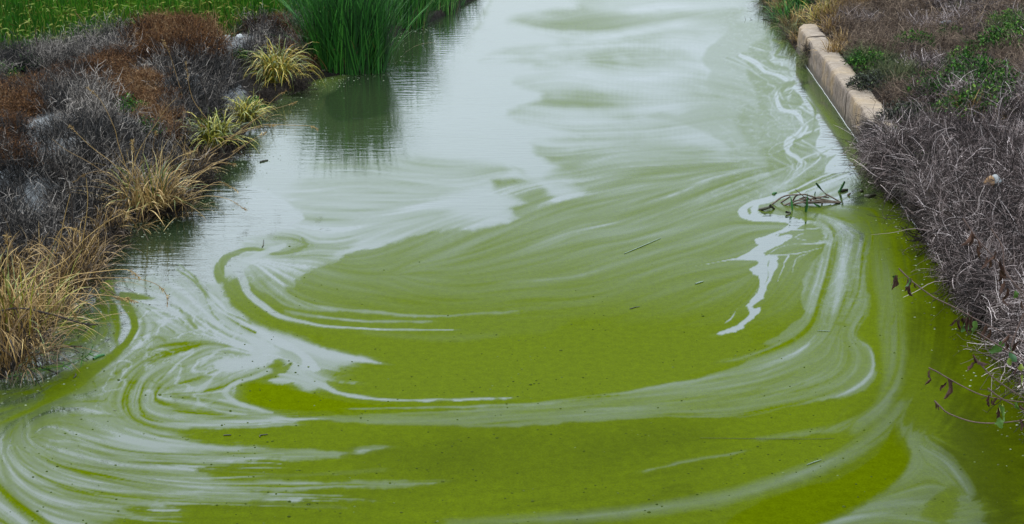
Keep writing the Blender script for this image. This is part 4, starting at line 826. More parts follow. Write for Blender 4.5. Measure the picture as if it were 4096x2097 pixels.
for i, (px, py, R, H, n, lab) in enumerate([(60, 1430, .35, .4, 280, 'matted straw grass at the waterline of the lower left corner'), (300, 1130, .28, .5, 300, 'straw and green grass leaning out between dead shrubs and water, lower left'), (-40, 1180, .4, .55, 230, 'straw grass at the left edge above the lower corner tuft'), (330, 1020, .22, .38, 120, 'thin straw grass under the dark stems at the left water edge'), (430, 905, .2, .32, 110, 'few straw blades below the golden tuft at the waterline')]):
    tuft('straw_tuft', 102+i, *gp(px, py, .2), R, H, n, TAN, lab, droop=.2, w=.009, el=(5, 85), rnd=lambda k: .05+.8*RNG.random(k), dead=.9)
# straggling wisps that tie the tufts together
for i, (px, py, H, n, lab) in enumerate([(200, 1230, .5, 120, 'loose straw wisp between the lower corner tuft and the water'), (250, 1130, .45, 90, 'loose straw wisp leaning over dark stems, lower left'), (150, 1060, .45, 90, 'loose straw wisp among grey shrubs above the lower corner tuft'), (30, 1100, .5, 110, 'loose straw wisp at the left edge below the grey shrubs'), (520, 850, .4, 80, 'loose straw wisp left of the golden tuft base'),
        (700, 800, .45, 100, 'loose straw wisp trailing right of the golden tuft'), (660, 720, .5, 90, 'loose straw wisp behind the golden tuft'), (520, 740, .5, 90, 'loose straw wisp behind and left of the golden tuft'), (770, 640, .4, 70, 'loose straw wisp below the lowest sedge tuft'), (900, 560, .4, 70, 'loose straw wisp right of the lowest sedge tuft'), (1020, 440, .35, 60, 'loose straw wisp between the middle and large sedge tufts'), (380, 950, .4, 80, 'loose straw wisp at the waterline above the pale inlet')]):
    x, y, z = gp(px, py, .2); z = max(.05, LZ(x, y)); tuft('straw_wisp', 130+i, x, y, z, .22, H, n, TAN, lab, droop=.2, w=.0075, el=(5, 75), rnd=lambda k: .05+.9*RNG.random(k), dead=.5)
# dark rotten stems under the overhang
for i, (px, py, lab) in enumerate([(860, 650, 'black rotting stems under the lowest sedge tuft at the waterline'), (440, 930, 'black rotting stems hanging at the waterline left of the pale water'), (690, 830, 'dark stems in the shade below the golden straw tuft'), (940, 590, 'dark stems between the lower two sedge tufts'), (1190, 350, 'dark stems between the large sedge and the reeds'), (390, 1010, 'dark curled stems leaning over the water below the grey shrubs'), (1060, 400, 'dark stems in the notch under the large sedge tuft'), (800, 740, 'dark weeds right of the golden straw tuft at the water')]):
    x, y, z = gp(px, py, .12); s = shrub_mesh('rotten_stems', 120+i, DARKM, R=.26, H=.26, n=170, sub=3, w=.0075, el=(-10, 80), twig=.1)
    put('rotten_stems', s, x, y, z, 1., lab, 'dead plant')
# fallen sticks and green shoot in the lower-left water
DB = flat_mat('dark_bark', (.022, .015, .011), .8, .5, 25)
GSTEM = flat_mat('green_stem', (.03, .075, .02), .5, .3, 25)
def stick(name, pts_px, Yd, w, mat, label, cat, twigs=0, seed=0, dY=0., leafy=0, group=None):
    pl = [Vector(at_depth(px, py, Yd+dY*i/(len(pts_px)-1))) for i, (px, py) in enumerate(pts_px)]; b0 = pl[0]; pl = [p-b0 for p in pl]
    root = link(name, mesh_np(name, *tube(pl, [w, w*.8, w*.45], 6)[:2], mat, smooth_=True)); root.location = b0; tag(root, label, cat, group)
    r = np.random.default_rng(seed); c = dens3(pl, 4)
    for k in range(twigs):
        i = int(r.integers(len(c)//3, len(c)-1)); p = c[i]; T = unit(c[i+1]-c[i]); d = unit(T+r.normal(size=3)*.7)
        q = [p, p+d*.05, p+unit(d+r.normal(size=3)*.3)*.11]; link('twig', mesh_np('twig', *tube(q, [w*.4, w*.2], 4)[:2], mat), root)
    if leafy:
        i = r.integers(2, len(c), leafy); P3 = curves(r, c[i], unit(r.normal(size=(leafy, 3))+unit(c[-1]-c[0])*1.2), r.uniform(.04, .09, leafy), 4, .05, .05)
        s = strands(P3, np.array([[.004, .009, .007, .002]])*np.ones((leafy, 1)), r.random(leafy), True, r); link('leaves', mesh_np('leaves', s[0], s[1], LEAF, rnd=s[2]), root)
    return root
Y0 = ground(*c4(400, 850))[1]
stick('dead_branch', [c4(-40, 470), c4(150, 440), c4(400, 490), c4(600, 550), c4(700, 565), c4(738, 560)], ground(*c4(500, 700), .15)[1], .010, DB, 'dark bare branch reaching out of the straw over the water, upper of two', 'branch', 3, 1)
stick('dead_branch', [c4(-40, 800), c4(150, 790), c4(300, 780), c4(450, 740), c4(540, 726), c4(618, 726)], ground(*c4(300, 840))[1], .011, DB, 'dark bare branch low over the water in the lower left', 'branch', 2, 2)
stick('dead_branch', [c4(230, 860), c4(380, 910), c4(485, 955)], ground(*c4(400, 930))[1], .007, DB, 'short dark twig lying at the waterline in the lower left', 'branch', 1, 3)
stick('dead_branch', [c4(0, 975), c4(60, 968), c4(115, 975)], ground(*c4(60, 990))[1], .008, DB, 'dark stub at the left edge of the water', 'branch', 1, 4)
stick('green_shoot', [c4(-20, 985), c4(120, 945), c4(300, 905), c4(450, 880), c4(560, 845), c4(640, 810), c4(690, 765)], ground(*c4(300, 960))[1], .006, GSTEM, 'green leafy shoot trailing over the water in the lower left', 'plant', 4, 5, 0., 50)
stick('green_shoot', [c4(560, 380), c4(680, 500), c4(812, 605)], ground(*c4(812, 605))[1]+.1, .0045, GSTEM, 'thin straight green stem dipping into the pale water', 'plant', 0, 6)
stick('dead_branch', [c1(1585, 900), c1(1560, 750), c1(1520, 620), c1(1490, 520)], ground(*c1(1585, 930), .35)[1], .007, DB, 'thin dark upright stem rising behind the lowest sedge tuft', 'branch', 4, 7)
stick('dead_branch', [c1(320, 520), c1(300, 400), c1(275, 300), c1(265, 210)], ground(*c1(320, 560), .45)[1], .012, DB, 'dark upright stem in the grey brush near the field', 'branch', 3, 8)
stick('dead_branch', [c1(150, 420), c1(145, 330), c1(120, 255)], ground(*c1(150, 440), .45)[1], .010, DB, 'short dark upright stem near the far left of the field edge', 'branch', 2, 9)
stick('dead_branch', [c3(540, 950), c3(545, 650), c3(510, 450), c3(450, 330), c3(400, 280)], ground(*c3(540, 990), .3)[1], .008, DB, 'long thin dark stem bending left over the lower grey shrubs', 'branch', 5, 10)
STM = TAN
for i, (pl, lab) in enumerate([([c1(1580, 920), c1(1450, 740), c1(1400, 480)], 'straw stalk leaning left above the lowest sedge tuft'), ([c1(1400, 800), c1(1350, 640), c1(1290, 440), c1(1230, 300)], 'tall straw stalk before the rusty shrub'), ([c1(1310, 480), c1(1360, 400), c1(1388, 285)], 'short pale stalk against the rusty shrub'), ([c1(660, 280), c1(640, 190), c1(565, 85)], 'pale stalk standing at the edge of the field')]):
    base = ground(pl[0][0], pl[0][1], .4); Yd = base[1]; b3 = (base[0], base[1], .4); rt = empty('grass_stalk', b3); tag(rt, lab, 'grass stalk'); stalk(rt, b3, pl, Yd, .009, .35, 300+i)

# --- rice field
RICE = veg_mat('rice', [(0, (.007, .030, .002)), (.45, (.028, .11, .003)), (.7, (.085, .155, .006)), (.82, (.06, .095, .010)), (1, (.13, .12, .02))], .7, .08, 0)
r = np.random.default_rng(400); n = 92000
fx = r.uniform(-15.5, 1.5, n); fy = r.uniform(20, 44, n); sd = shore_dist(fx, fy); fd = field_dist(fx, fy); keep = (sd > .9) & (fd > .35+.5*fbm(fx*1.5, fy*1.5, 9, 2)); fx, fy, fd = fx[keep], fy[keep], fd[keep]; n = len(fx)
hh_ = r.uniform(.5, .8, n)*np.clip(.75+fd*.15, .7, 1)
d = rng_dirs(r, n, 66, 88); K = 5; base = np.stack([fx, fy, np.full(n, .08)], 1)
Pn = curves(r, base, d, hh_, K, .06, .03)
edge = np.exp(-fd/2.6)*.45+.04+.1*np.clip((fx+6)/4, 0, 1); tanb = r.random(n) < edge*np.clip(.7+1.2*fbm(fx*.8, fy*.8, 55, 3), .1, 2)
rn = np.where(tanb, r.uniform(.72, 1, n), r.uniform(0, .7, n)*np.clip(.8+.7*fbm(fx*.5, fy*.5, 57, 3), .3, 1))
V, F, R_ = strands(Pn, np.array([[.9, 1.1, 1, .8, .3]])*.015*r.uniform(.7, 1.3, (n, 1)), rn, True, r, np.tile(np.array([[[0, 1., .2]]]), (n, 1, 1))+r.normal(size=(n, 1, 3))*.5)
hi = np.where(tanb)[0][:7000]; P5 = curves(r, Pn[hi, -1], unit(r.normal(size=(len(hi), 3))*[1, 1, .2]+[0, 0, -.1]), r.uniform(.08, .16, len(hi)), 5, .25, .05)
s5 = strands(P5, np.array([[.5, 1.2, 1.3, 1, .4]])*.018*np.ones((len(hi), 1)), r.uniform(.78, 1, len(hi)), True, r)
V, F, R_ = join([(V, F, R_), s5]); tag(link('rice_field', mesh_np('rice', V, F, RICE, rnd=R_)), 'bright green rice field with ripening straw coloured heads', 'field', kind='stuff')
# short grass verge between bank and field
r = np.random.default_rng(410); n = 26000; fx = r.uniform(-14, 1, n); fy = r.uniform(20, 40, n); fd = field_dist(fx, fy); sd = shore_dist(fx, fy); keep = (sd > .5) & (fd > -1.3) & (fd < 1.2) & (r.random(n) < .7); fx, fy = fx[keep], fy[keep]; n = len(fx)
base = np.stack([fx, fy, left_z(fx, fy)-.02], 1); Pn = curves(r, base, rng_dirs(r, n, 35, 85), r.uniform(.12, .34, n), 4, .1, .08)
s = strands(Pn, np.array([[1, 1, .8, .3]])*.011*np.ones((n, 1)), r.random(n), True, r); VER = veg_mat('verge_grass', [(0, (.015, .022, .01)), (.35, (.035, .065, .015)), (.7, (.09, .10, .035)), (1, (.2, .17, .08))], .8, .15, 0, 1.2)
tag(link('verge_grass', mesh_np('verge', s[0], s[1], VER, rnd=s[2])), 'dull green grass and weeds along the field edge', 'grass', kind='stuff')
# short litter over the left bank
r = np.random.default_rng(420); n = 30000; fx = r.uniform(-13, 0, n); fy = r.uniform(5, 28, n); sd = shore_dist(fx, fy); fd = field_dist(fx, fy)
salt = np.zeros(n)
for px, py, rr0 in SALT:
    cx, cy = ground(px, py, .5); salt = np.maximum(salt, np.exp(-((fx-cx)**2+((fy-cy)*.7)**2)/(rr0*rr0)))
keep = (sd > .12) & (fd < .5) & (r.random(n) > salt*1.2); fx, fy = fx[keep], fy[keep]; n = len(fx)
base = np.stack([fx, fy, left_z(fx, fy)-.01], 1); Pn = curves(r, base, rng_dirs(r, n, 5, 70), r.uniform(.06, .2, n), 4, .1, .2)
s = strands(Pn, np.array([[1, 1, .8, .5]])*.006*np.ones((n, 1)), r.random(n), False, r); tag(link('dead_undergrowth', mesh_np('litter', s[0], s[1], GREY, rnd=s[2])), 'short dead twigs and litter covering the left bank', 'undergrowth', kind='stuff')
# ---------------------------------------------------------------- right bank vegetation
RZ = right_z
def sd_of(x, y): return (x-W0[0])*WD[0]+(y-W0[1])*WD[1], (x-W0[0])*WN[0]+(y-W0[1])*WN[1]
TG = [tangle_mesh('dead_grass_mat', 500+i, GREYW) for i in range(6)]
TP = [tangle_mesh('dry_grass_clump', 520+i, TANPINK, R=.3, H=.22, n=230, w=.006, ln=(.15, .4)) for i in range(2)]
DG = [tangle_mesh('dry_grass_clump', 530+i, GREYW, R=.34, H=.3, n=240, w=.006, ln=(.2, .45), curl=.12, lift=-.2) for i in range(3)]
OG = [tangle_mesh('olive_grass_clump', 540+i, OLIVE, R=.32, H=.22, n=330, w=.007, ln=(.12, .3), curl=.1, lift=-.3) for i in range(2)]
LBm = [leafbush('leafy_patch', 550+i, LEAF) for i in range(3)]; DBm = [leafbush('dark_bush', 560+i, DLEAF, .28, .26, 700, .04, .022) for i in range(2)]
okr = lambda x, y: True
cnt = {'m': 0}
# matted grey grass: lower part of the bank, spilling over the wall
def mlab(s, dd, x, y):
    e = (2048/FPX*y*1.05-x)
    a = 'near the bare wall top' if s > -1.6 else 'level with the reed heap' if s > -4.2 else 'above the withered shrub' if s > -7 else 'behind the withered shrub'
    c = 'spilling over the wall edge' if dd < .55 else 'one step back from the water' if dd < 1.4 else 'by the right picture edge' if e < 1 else 'in the middle of the bank'
    return 'grey dead grass mat %s, %s' % (c, a)
sN = -11.5
while sN < .35:
    for d in np.arange(.06, 4.9, .40):
        s = sN+RND.uniform(-.18, .18); dd = d+RND.uniform(-.14, .14)
        x, y = wall_xy(s, dd)
        if x > 2048/FPX*y*1.06+1.2: continue
        z = max(.42, RZ(x, y)) if dd > .2 else .46
        # the wall top stays bare beyond s = 0 up to d = .37
        if s > -1.15 and dd < 1.35: continue
        o = put('dead_grass_mat', TG[cnt['m'] % 6], x, y, z, RND.uniform(.6, 1.3), mlab(s, dd, x, y), 'dead grass', 'matted grey dead grass on the right bank', tilt=.3, sz=RND.uniform(.6, 1.3)); cnt['m'] += 1
    sN += .40
# hanging fringe down the wall
r = np.random.default_rng(600)
FRM = []
for i in range(4):
    r = np.random.default_rng(600+i); n = 260; a = r.uniform(-.38, .38, n)
    base = np.stack([r.uniform(-.05, .12, n), a, r.uniform(-.05, .10, n)], 1); d = unit(np.stack([-r.uniform(.3, 1, n), r.normal(0, .5, n), r.uniform(-.5, .6, n)], 1))
    Pn = curves(r, base, d, r.uniform(.15, .5, n), 8, .17, .14); s1 = strands(Pn, np.linspace(.007, .0035, 8)[None]*np.ones((n, 1)), r.random(n)*.85, False, r)
    i2 = r.integers(0, n, n); t = r.integers(2, 8, n); P2 = curves(r, Pn[i2, t], unit(r.normal(size=(n, 3))), r.uniform(.03, .09, n), 3, .1, .2); s2 = strands(P2, np.full((n, 3), .0075), r.random(n)*.3, False, r)
    V, F, R_ = join([s1, s2]); FRM.append(mesh_np('hanging_grass', V, F, GREYW if i % 2 else GREY, rnd=R_))
s = -11.2; k = 0
while s < -.95:
    if not (-4.35 < s < -3.95): 
        x, y = wall_xy(s, .0)
        sc = RND.uniform(.6, 1.05)*(1. if s < -1 else .7)*(.6 if -5.3 < s < -3.3 else 1)
        put('hanging_grass', FRM[k % 4], x, y, .45+RND.uniform(-.08, .04), sc, 'fringe of dead grass hanging over the wall towards the water', 'dead grass', 'dead grass fringes hanging over the right wall', tilt=.1, rz=-math.radians(3.6)+RND.uniform(-.2, .2)); k += 1
        if RND.random() < .4 and not -5.4 < s < -3.2:
            put('hanging_grass', FRM[(k+1) % 4], x, y, .25+RND.uniform(-.08, .05), sc*.8, 'fringe of dead grass hanging over the wall towards the water', 'dead grass', 'dead grass fringes hanging over the right wall', tilt=.1, rz=-math.radians(3.6)); k += 1
    s += RND.uniform(.25, .42)
# woody dead brush, small green sprigs and dark weeds inside the mat
UB = [shrub_mesh('dry_brush', 640+i, GREYW, R=.3, H=.34, n=110, sub=4, w=.005, el=(10, 75), twig=.12) for i in range(3)]
LBs = [leafbush('green_sprig', 650+i, LEAF, .12, .14, 120, .03, .018) for i in range(2)]
for i in range(46):
    s = RND.uniform(-11, .2); d = RND.uniform(.45, 4.4); x, y = wall_xy(s, d)
    if x > 2048/FPX*y*1.06+.8 or (s > -1.2 and d < 1): continue
    if i % 3: put('dry_brush', UB[i % 3], x, y, RZ(x, y)+.04, RND.uniform(.7, 1.2), 'woody grey brush poking out of the grey dead mat', 'shrub', 'woody brush within the right bank mat', tilt=.3)
    else: put('green_sprig', LBs[i % 2], x, y, RZ(x, y)+.13, RND.uniform(.6, 1.2), 'small green sprig growing through the grey dead mat', 'weed', 'green sprigs within the right bank mat')
DW = [shrub_mesh('dark_weed', 660+i, DARKM, R=.22, H=.2, n=120, sub=3, w=.007, el=(-30, 60), twig=.1) for i in range(2)]
s = -10.8
while s < -1.2:
    x, y = wall_xy(s, -.02); put('dark_weed', DW[RND.randrange(2)], x, y, RND.uniform(.12, .38), RND.uniform(.7, 1.2), 'dark dead weed clinging to the wall under the grass overhang', 'weed', 'dark weeds under the overhang', tilt=.5)
    s += RND.uniform(.3, .9)
# upper right bank: mixed dry grass
def F5(x, y): return (2996+x/1.8845, y/1.8845)
mixr = scatter([F5(640, 60), F5(1000, 0), F5(1500, -60), F5(2300, -60), F5(2300, 900), F5(1700, 800), F5(1200, 700), F5(1050, 650), F5(950, 450), F5(760, 260)], RZ, .44, .7, 610)
for i, (x, y, z) in enumerate(mixr):
    s_, d_ = sd_of(x, y)
    if d_ < .5: continue
    nz = fbm(np.array([x*.5]), np.array([y*.4]), 620, 3)[0]+RND.uniform(-.25, .25)
    if nz < -.2: put('dry_grass_clump', TP[i % 2], x, y, z, RND.uniform(.8, 1.2), 'pinkish tan dry grass clump on the upper right bank', 'dead grass', 'pinkish dry grass on the upper right bank', tilt=.2)
    elif nz < .08: put('dry_grass_clump', DG[i % 3], x, y, z, RND.uniform(.7, 1.1), 'pale grey dry grass clump on the upper right bank', 'dead grass', 'pale dry grass on the upper right bank', tilt=.2)
    else: put('olive_grass_clump', OG[i % 2], x, y, z, RND.uniform(.8, 1.2), 'dull olive grass clump on the upper right bank', 'grass', 'olive grass on the upper right bank', tilt=.2)
def P5(px, py, z=.7): q = F5(px, py); x, y = ground(q[0], q[1], z); return x, y, RZ(x, y)
for (px, py, s, lab) in [(1240, 290, .9, 'small green leafy patch at the centre of the upper right bank'), (1900, 380, 1.2, 'bright green patch at the right, behind the biggest green growth'), (2040, 330, 1.2, 'green leaves touching the right edge of the picture, farther back'), (1960, 250, .8, 'small green leafy patch highest at the right edge'),
        (1620, 420, .9, 'green leafy patch on the left shoulder of the big green growth'), (1700, 560, 1.2, 'upper part of the big green growth on the right bank'), (1820, 650, 1.2, 'middle of the big green growth on the right bank'), (1750, 780, 1.15, 'lowest lobe of the big green growth, above the grey mat'), (1560, 620, .9, 'dull green leaves left of the big green growth'), (1640, 740, .8, 'green leaves at the lower left of the big green growth'),
        (1400, 640, .8, 'sparse greenish leaves mixed in grey grass left of the green growth'), (1380, 540, .7, 'faint green leaves in dry grass, centre of the right bank'), (1520, 240, .7, 'small green weed below the pale grey lump'), (900, 400, .85, 'green leafy plant just behind the wall top, near its middle'), (1900, 720, 1., 'green leaves at the right side of the big green growth'),
        (860, 380, .5, 'tiny green plant at the back edge of the wall'), (1340, 1060, .5, 'small green sprig in the grey mat below the wall end'), (1270, 1180, .5, 'green sprig where the grey mat meets the water edge corner')]:
    x, y, z = P5(px, py+20); put('leafy_patch', LBm[RND.randrange(3)], x, y, z+.04, s*1.15, lab, 'leafy plant', tilt=.1)
for (px, py, s, lab) in [(880, 640, 1., 'dark brown and green bush growing over the wall top'), (960, 590, .8, 'blackish dry bush right behind the one on the wall top'), (1130, 870, .95, 'dark bush overhanging the near part of the wall top'), (1220, 830, .8, 'dark green bush behind the one over the near wall top'), (780, 440, .45, 'tiny dark plant lying over the back edge of the wall'), (1120, 1020, .7, 'brownish dark weed covering the near end of the bare wall')]:
    x, y, z = P5(px, py, .55); put('dark_bush', DBm[RND.randrange(2)], x, y, max(z, .48), s, lab, 'bush', tilt=.1)
# orange-tan grass at the far end of the wall
for i, (px, py, R, H, n, mt, lab) in enumerate([(640, 130, .3, .55, 260, TAN, 'orange tan grass behind the far end of the wall'), (760, 90, .35, .6, 280, TAN, 'tall straw grass at the top edge right of the wall end'), (560, 110, .25, .6, 160, SEDGE, 'yellow grass just behind the far wall corner'), (640, 380, .16, .3, 150, TAN, 'small straw tuft lying on the wall top'), (680, 330, .16, .35, 150, TAN, 'straw tuft leaning over the back of the wall top'), (640, 230, .2, .35, 170, TAN, 'low orange straw grass along the back of the far wall top'), (900, 60, .4, .5, 240, TAN, 'straw grass at the top edge, farther right'), (1900, 1000, .3, .35, 120, TAN, 'brownish grass near the rubble at the right edge'), (1700, 900, .3, .4, 120, TAN, 'olive brown grass just below the big green growth')]):
    x, y, z = P5(px, py, .5); tuft('straw_tuft', 700+i, x, y, z, R, H, n, mt, lab, droop=.18, w=.012, el=(20, 85), dead=0, rnd=(lambda k: .25+.5*RNG.random(k)))
x, y = ground(3230, 60, .1); reed_clump('reed_clump', 720, x-.05, y+.25, .0, .32, 1.1, .95, 170, 'dark green sedge clump behind the far corner of the wall')
x, y = ground(3190, 20, .1); reed_clump('reed_clump', 721, x+.1, y+.8, .0, .4, 1.2, 1.0, 200, 'dark green sedges at the top edge above the wall corner')
for i, (px, py, lab) in enumerate([(420, 440, 'brown weed growing from the wall face at the waterline near the far corner'), (525, 390, 'small dark weed on the wall face at the first joint')]):
    q = F5(px, py); sW = float((np.array(ground(*q, .15 if i == 0 else .3))-W0)@WD); x, y = wall_xy(sW, -.02)
    r = np.random.default_rng(730+i); n = 130; base = r.normal(size=(n, 3))*[.02, .12, .05]; Pn = curves(r, base, unit(np.stack([-r.random(n), r.normal(size=n), r.normal(size=n)*.6], 1)), r.uniform(.06, .2, n)*(1.2-.6*i), 5, .2, .15)
    sN_ = strands(Pn, np.full((n, 5), .006), r.random(n), False, r); o = link('wall_weed', mesh_np('wall_weed', sN_[0], sN_[1], OLIVE if i == 0 else DARKM, rnd=sN_[2])); o.location = (x, y, .16 if i == 0 else .34); tag(o, lab, 'weed')
# growth on the unwalled bank past the corner
for i, (s0, d0, mt, H) in enumerate([(SC_+.5, .15, TAN, .5), (SC_+1.3, .1, OLIVE, .6), (SC_+2.2, .2, TAN, .6), (SC_+3.2, .1, REED, .7), (SC_+4.4, .2, TAN, .6), (SC_+5.6, .1, OLIVE, .7), (SC_+1.0, .7, TAN, .6), (SC_+2.4, .9, OLIVE, .6), (SC_+3.8, .9, TAN, .6), (SC_+7, .2, TAN, .7)]):
    x, y = wall_xy(s0, d0+.12); tuft('bank_grass', 760+i, x, y, max(RZ(x, y), .02), .34, H*.75, 230, mt, '%s grass %s beyond the far wall corner' % ({'straw': 'straw coloured', 'olive_grass': 'olive', 'reed_green': 'dark green'}[mt.name], ['at the waterline just', 'second clump at the water', 'third clump at the water', 'fourth clump at the water', 'fifth clump at the water', 'sixth clump at the water', 'set back just', 'set back second', 'set back third', 'at the water farthest'][i]), droop=.15, w=.012, el=(25, 88), dead=.5)
# short litter under it all
r = np.random.default_rng(740); n = 28000; s_ = r.uniform(-11, 22, n); d_ = r.uniform(.4, 7.5, n); keep = s_ > -12; z_ = right_zsd(s_, d_)
base = np.stack([W0[0]+WD[0]*s_+WN[0]*d_, W0[1]+WD[1]*s_+WN[1]*d_, z_-.01], 1); Pn = curves(r, base, rng_dirs(r, n, 0, 70), r.uniform(.07, .24, n), 4, .1, .2)
s = strands(Pn, np.array([[1, 1, .8, .5]])*.006*np.ones((n, 1)), r.random(n), False, r); MX = veg_mat('mixed_litter', [(0, (.02, .014, .01)), (.35, (.07, .052, .045)), (.6, (.06, .066, .03)), (.8, (.16, .115, .08)), (1, (.26, .22, .19))], .85, .1, 0, .9)
tag(link('dry_undergrowth', mesh_np('litter', s[0], s[1], MX, rnd=s[2])), 'short dry grass and litter covering the right bank', 'undergrowth', kind='stuff')

# ---------------------------------------------------------------- rubble and litter
import bmesh
def rock(name, px, py, z0, size, mat, label, cat='stone', seed=0, fl=(1, .8, .55), ground_z=None, group=None):
    bm = bmesh.new(); bmesh.ops.create_icosphere(bm, subdivisions=3, radius=.5); r = random.Random(seed); ph = [r.uniform(0, 6) for _ in range(6)]
    for v in bm.verts:
        c = v.co.normalized(); k = 1+.13*math.sin(3*c.x+ph[0])+.12*math.sin(4*c.y+ph[1])+.1*math.sin(5*c.z+ph[2])+.05*math.sin(9*c.x+7*c.y+ph[3])
        v.co = Vector((c.x*fl[0], c.y*fl[1], c.z*fl[2]))*k*.5*size
    me = bpy.data.meshes.new(name); bm.to_mesh(me); bm.free(); me.materials.append(mat)
    for p in me.polygons: p.use_smooth = True
    o = link(name, me); x, y = ground(px, py, z0); o.location = (x, y, (ground_z if ground_z is not None else RZ(x, y)+size*.12)); o.rotation_euler = (r.uniform(-.2, .2), r.uniform(-.2, .2), r.uniform(0, 6)); return tag(o, label, cat, group)
SW = flat_mat('pale_stone', (.27, .265, .25), .8, .25, 12); SR = flat_mat('rust_stone', (.22, .12, .07), .85, .3, 12); SGr2 = flat_mat('dull_foam', (.17, .17, .165), .8, .25, 12); SGr = flat_mat('grey_stone', (.17, .18, .19), .85, .25, 10); SM = flat_mat('mint_plastic', (.10, .32, .24), .4, .1, 10); SO = flat_mat('orange_foam', (.17, .095, .045), .7, .2, 10); SP = flat_mat('magenta', (.25, .01, .10), .5, .1, 10)
o = rock('foam_lump', 3975, 742, .75, .19, SGr2, 'rounded white lump with an orange side in the grey mat', 'litter', 3, (1, .7, .6), .80)
o2 = rock('orange_side', 3958, 745, .75, .17, SO, None, None, 4, (.8, .7, .62), .80)
mw = o.matrix_world.copy(); bpy.context.view_layer.update(); o2.parent = o; o2.matrix_parent_inverse = o.matrix_world.inverted(); o2['label'] = 'orange side of the lump'
for k_ in ('category',):
    if k_ in o2: del o2[k_]
for i, (a, c, sz, mt, lab, cat) in enumerate([(1935, 872, .10, SM, 'mint green scrap of litter above the rubble at the right edge', 'litter'), (1910, 930, .16, SR, 'brownish stone left in the rubble at the right edge', 'stone'), (1970, 905, .15, SW, 'pale stone topmost in the rubble at the right edge', 'stone'), (1960, 960, .3, SR, 'flat reddish stone lowest in the rubble at the right edge', 'stone'), (2050, 840, .16, SW, 'pale stone at the picture edge above the rubble', 'stone'),
        (1155, 328, .16, SW, 'white scrap in the dry grass behind the wall', 'litter'), (1110, 300, .09, SW, 'tiny white scrap above the larger one behind the wall', 'litter'), (1100, 365, .2, SW, 'thin pale slab lying in the grass behind the wall', 'stone'), (1050, 410, .12, SW, 'small pale stone closest to the wall top in the dry grass', 'stone'), (1530, 165, .5, SGr, 'large blue grey lump half hidden in dry grass near the top', 'stone'), (2066, 700, .07, SP, 'magenta scrap at the right edge by the green growth', 'litter'), (1600, 905, .2, SGr, 'dark grey stone in the mat below the big green growth', 'stone')]):
    q = F5(a, c); rock('stone' if cat == 'stone' else 'litter_scrap', q[0], q[1], .75, sz, mt, lab, cat, 20+i, (1, .8, .45))
for i, (px, py, sz) in enumerate([(905, 155, .2), (870, 165, .15), (835, 175, .2), (960, 165, .14)]):
    x, y = ground(px, py, .5); rock('stone', px, py, .5, sz, SW if i != 2 else SR, ['pale stone on the salt patch near the field', 'small pale stone left of the other on the salt patch', 'brownish stone at the left of the salt patch near the field', 'small pale stone at the right of the salt patch'][i], 'stone', 50+i, ground_z=LZ(x, y)+.05)

# ---------------------------------------------------------------- drifting reeds and scraps
STRAW = flat_mat('wet_reed', (.085, .062, .042), .6, .4, 12); GBL = flat_mat('green_blade', (.025, .085, .02), .45, .3, 12); DKR = flat_mat('dark_reed', (.03, .028, .016), .5, .4, 12); WRD = flat_mat('pale_reed', (.12, .15, .10), .45, .2, 12)
def c6(x, y): return (2996+x/1.8845, 500+y/1.8845)
bx, by = ground(*c6(450, 590)); raft = empty('reed_debris', (bx, by, 0)); tag(raft, 'floating heap of broken brown reed stems in front of the right bank', 'debris')
def fl(pts, w, mat, name, parent, org, blade=False):
    """pts: (frame6 x, y, height above water).  The ground spot is the one below the seen point."""
    pl = []
    for a, c, h in pts:
        x, y = ground(*c6(a, c), h); pl.append(Vector((x-org[0], y-org[1], h)))
    if blade:
        c = dens3(pl, 4); K = len(c); s = strands(c[None], (np.interp(np.linspace(0, 1, K), [0, .4, 1], [.6, 1, .15])*w)[None], np.array([.5]), True, None, np.array([[[0, 1., .3]]])); me = mesh_np(name, s[0], s[1], mat)
    else: me = mesh_np(name, *tube(pl, [w*.5, w*.5, w*.4], 6)[:2], mat, smooth_=True)
    return link(name, me, parent)
O_ = (bx, by)
for pts in [[(172, 600, .0), (270, 536, .10), (420, 524, .14)], [(420, 524, .14), (560, 562, .06), (690, 584, .01)], [(260, 606, .0), (400, 562, .07), (560, 572, .05), (690, 586, .0)], [(300, 602, .01), (450, 580, .06), (620, 580, .02)], [(420, 592, .02), (550, 586, .03), (680, 586, .01)],
            [(240, 586, .0), (310, 540, .09)], [(330, 574, .0), (362, 530, .10), (440, 524, .13)], [(505, 438, .22), (545, 485, .14), (575, 520, .08)], [(575, 520, .1), (600, 532, .08), (692, 584, .0)], [(480, 560, .06), (600, 530, .12)], [(350, 488, .2), (400, 530, .13), (430, 560, .06)], [(550, 570, .05), (552, 600, -.02)], [(330, 600, 0), (520, 545, .09), (600, 548, .06)], [(380, 560, .05), (430, 545, .1), (470, 575, .04)]]:
    fl(pts, .022 if pts[0][2] < .15 else .011, STRAW, 'stem', raft, O_)
for pts in [[(327, 646, 0), (322, 590, .09), (314, 540, .17)], [(424, 655, 0), (436, 600, .1), (440, 520, .24)], [(434, 655, 0), (436, 610, .07), (444, 556, .16)], [(540, 620, 0), (510, 605, .03), (478, 588, .05)], [(505, 438, .24), (530, 470, .17), (560, 505, .1)], [(405, 590, .03), (440, 590, .06), (438, 640, 0)]]:
    fl(pts, .03, GBL, 'green_blade', raft, O_, True)
def single(name, pts, w, mat, label, cat, blade=False):
    ox, oy = ground(*c6(pts[0][0], pts[0][1]), pts[0][2]); root = fl(pts, w, mat, name, None, (ox, oy), blade); root.location = (ox, oy, 0); tag(root, label, cat); return root
single('reed_scrap', [(80, 640, .0), (120, 630, .03), (162, 618, .03)], .04, DKR, 'dark reed scrap floating left of the reed heap', 'debris')
